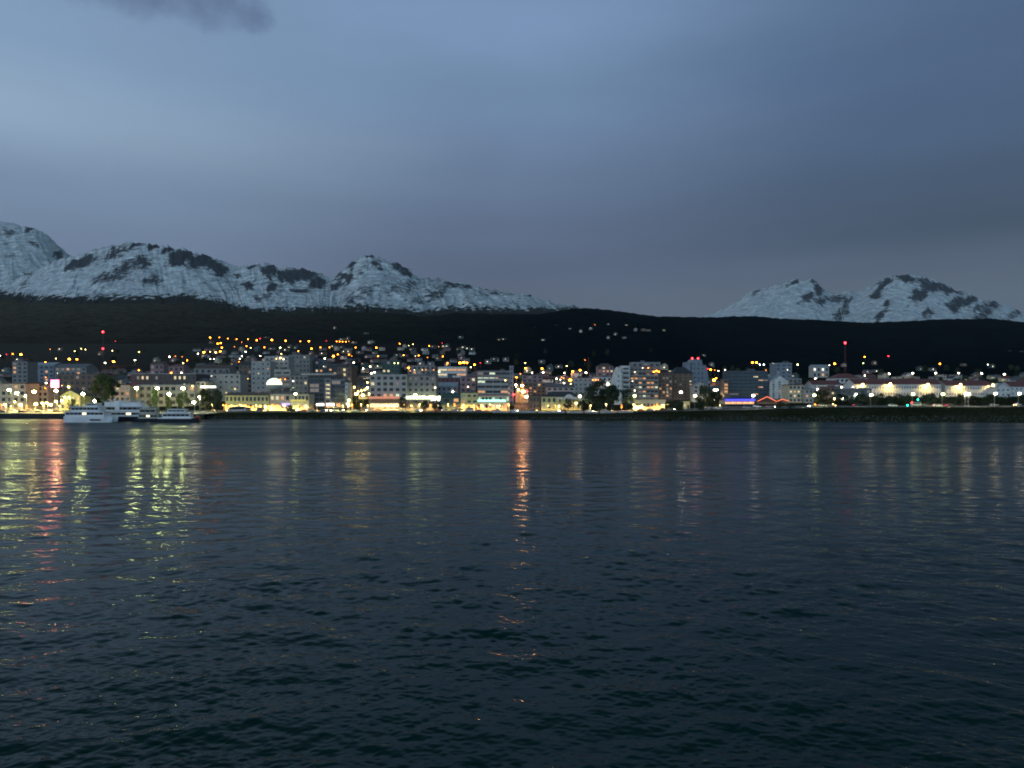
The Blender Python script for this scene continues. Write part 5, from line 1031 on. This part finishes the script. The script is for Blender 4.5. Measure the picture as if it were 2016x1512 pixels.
# dark scud cloud at the top left
def blob(cx, cz, rx, rz):
    dx = M('DIVIDE', M('SUBTRACT', sp.outputs['X'], cx), rx); dz = M('DIVIDE', M('SUBTRACT', el, cz), rz)
    return M('SUBTRACT', 1.0, M('ADD', M('MULTIPLY', dx, dx), M('MULTIPLY', dz, dz)))
nz3 = N('ShaderNodeTexNoise'); nz3.inputs['Scale'].default_value = 9; nz3.inputs['Detail'].default_value = 8; nz3.inputs['Roughness'].default_value = 0.6; L(tc.outputs['Generated'], nz3.inputs['Vector'])
bl = M('MAXIMUM', M('MAXIMUM', blob(-0.345, 0.452, 0.07, 0.04), blob(-0.50, 0.44, 0.22, 0.04)), blob(-0.30, 0.432, 0.035, 0.025))
bl = M('ADD', bl, M('MULTIPLY', M('SUBTRACT', nz3.outputs['Fac'], 0.5), 5.0))
ss = N('ShaderNodeMapRange', interpolation_type='SMOOTHSTEP'); ss.inputs['From Min'].default_value = 0.0; ss.inputs['From Max'].default_value = 1.5; L(bl, ss.inputs['Value'])
c4 = mix(M('MULTIPLY', ss.outputs['Result'], 0.8), c3, s2l(88, 108, 138))
sky = N('ShaderNodeTexSky', sky_type='NISHITA'); sky.sun_disc = False; sky.sun_elevation = math.radians(1.0); sky.sun_rotation = math.radians(-110)
# unseen sky behind camera boosted to light snow and facades, overhead dimmed for water
bk = N('ShaderNodeMapRange', interpolation_type='SMOOTHSTEP'); bk.inputs['From Min'].default_value = 0.1; bk.inputs['From Max'].default_value = -0.7; bk.inputs['To Min'].default_value = 1.0; bk.inputs['To Max'].default_value = 3.6; L(sp.outputs['Y'], bk.inputs['Value'])
ck = N('ShaderNodeCombineColor'); [L(M('MULTIPLY', M('SUBTRACT', bk.outputs['Result'], 1.0), k_), ck.inputs[i]) for i, k_ in enumerate((1.0, 1.0, 0.96))]
ck2 = mix(1.0, ck.outputs[0], (1, 1, 1, 1), 'ADD')
c4 = mix(1.0, c4, ck2, 'MULTIPLY')
skm = N('ShaderNodeMix', data_type='RGBA', blend_type='ADD'); skm.inputs['Factor'].default_value = 0.008; L(c4, skm.inputs['A']); L(sky.outputs['Color'], skm.inputs['B'])
L(skm.outputs['Result'], bg.inputs['Color']); bg.inputs['Strength'].default_value = 1.0
sun = bpy.data.lights.new('sun', 'SUN'); sun.energy = 0.25; sun.angle = math.radians(20); sun.color = (0.85, 0.92, 1.0)
so = bpy.data.objects.new('sun', sun); COL.objects.link(so); so.rotation_euler = (math.radians(62), 0, math.radians(-68))

# ------------------------------------------------------------------ air
hz = MB(); hz.box(-9500, 9500, -3100, 10800, -8.4, 1900); hm = bpy.data.materials.new('haze'); hm.use_nodes = True; hn = hm.node_tree; hn.nodes.clear()
ho = hn.nodes.new('ShaderNodeOutputMaterial'); hv = hn.nodes.new('ShaderNodeVolumePrincipled'); hv.inputs['Density'].default_value = 0.8e-5; hv.inputs['Color'].default_value = (0.92, 0.93, 0.95, 1); hn.links.new(hv.outputs[0], ho.inputs['Volume'])
hb = hz.build('haze', hm); hb['kind'] = 'stuff'; hb['label'] = 'thin dusk haze over the bay and town'
# ------------------------------------------------------------------ camera
cam = bpy.data.cameras.new('camera'); cam.sensor_width = 36; cam.lens = F * 36 / 2016; cam.clip_start = 0.1; cam.clip_end = 60000
cam.shift_y = (HY - 756) / 2016
co = bpy.data.objects.new('camera', cam); COL.objects.link(co); co.location = (0, 0, H); co.rotation_euler = (PI / 2, 0, 0); scene.camera = co

# ------------------------------------------------------------------ labels: repeats get their place in the row
def ordn(i):
    w = ['first', 'second', 'third', 'fourth', 'fifth', 'sixth', 'seventh', 'eighth', 'ninth', 'tenth']
    return w[i] if i < 10 else '%dth' % (i + 1) if (i + 1) % 100 in (11, 12, 13) or (i + 1) % 10 not in (1, 2, 3) else '%d%s' % (i + 1, {1: 'st', 2: 'nd', 3: 'rd'}[(i + 1) % 10])
by = {}
for o in REG: by.setdefault(o['label'], []).append(o)
for lab, os_ in by.items():
    if len(os_) > 1:
        os_.sort(key=lambda o: o['px'])
        for i, o in enumerate(os_): o['label'] = '%s, %s from left' % (lab, ordn(i))
for o in REG:
    n = len(o['label'].split())
    if n > 16:
        for a_, b__ in ((' and dark windows', ''), ('and faint window', 'faint window'), ('the ', '')): 
            if len(o['label'].split()) > 16: o['label'] = o['label'].replace(a_, b__)
    if len(o['label'].split()) > 16: print('LONG', n, o['label'])
    for k in ('px', '_Y'):
        if k in o.keys(): del o[k]
print('things', len(REG), 'objects', len(bpy.data.objects))

# ------------------------------------------------------------------ render settings
scene.view_settings.view_transform = 'Standard'; scene.view_settings.look = 'None'; scene.view_settings.exposure = 0; scene.view_settings.gamma = 1
scene.render.engine = 'CYCLES'; cy = scene.cycles
cy.use_denoising = True; cy.max_bounces = 5; cy.diffuse_bounces = 2; cy.glossy_bounces = 3; cy.transmission_bounces = 2; cy.transparent_max_bounces = 4; cy.volume_bounces = 0
cy.sample_clamp_indirect = 3; cy.use_light_tree = True; cy.filter_width = 1.9; cy.caustics_reflective = False; cy.caustics_refractive = False
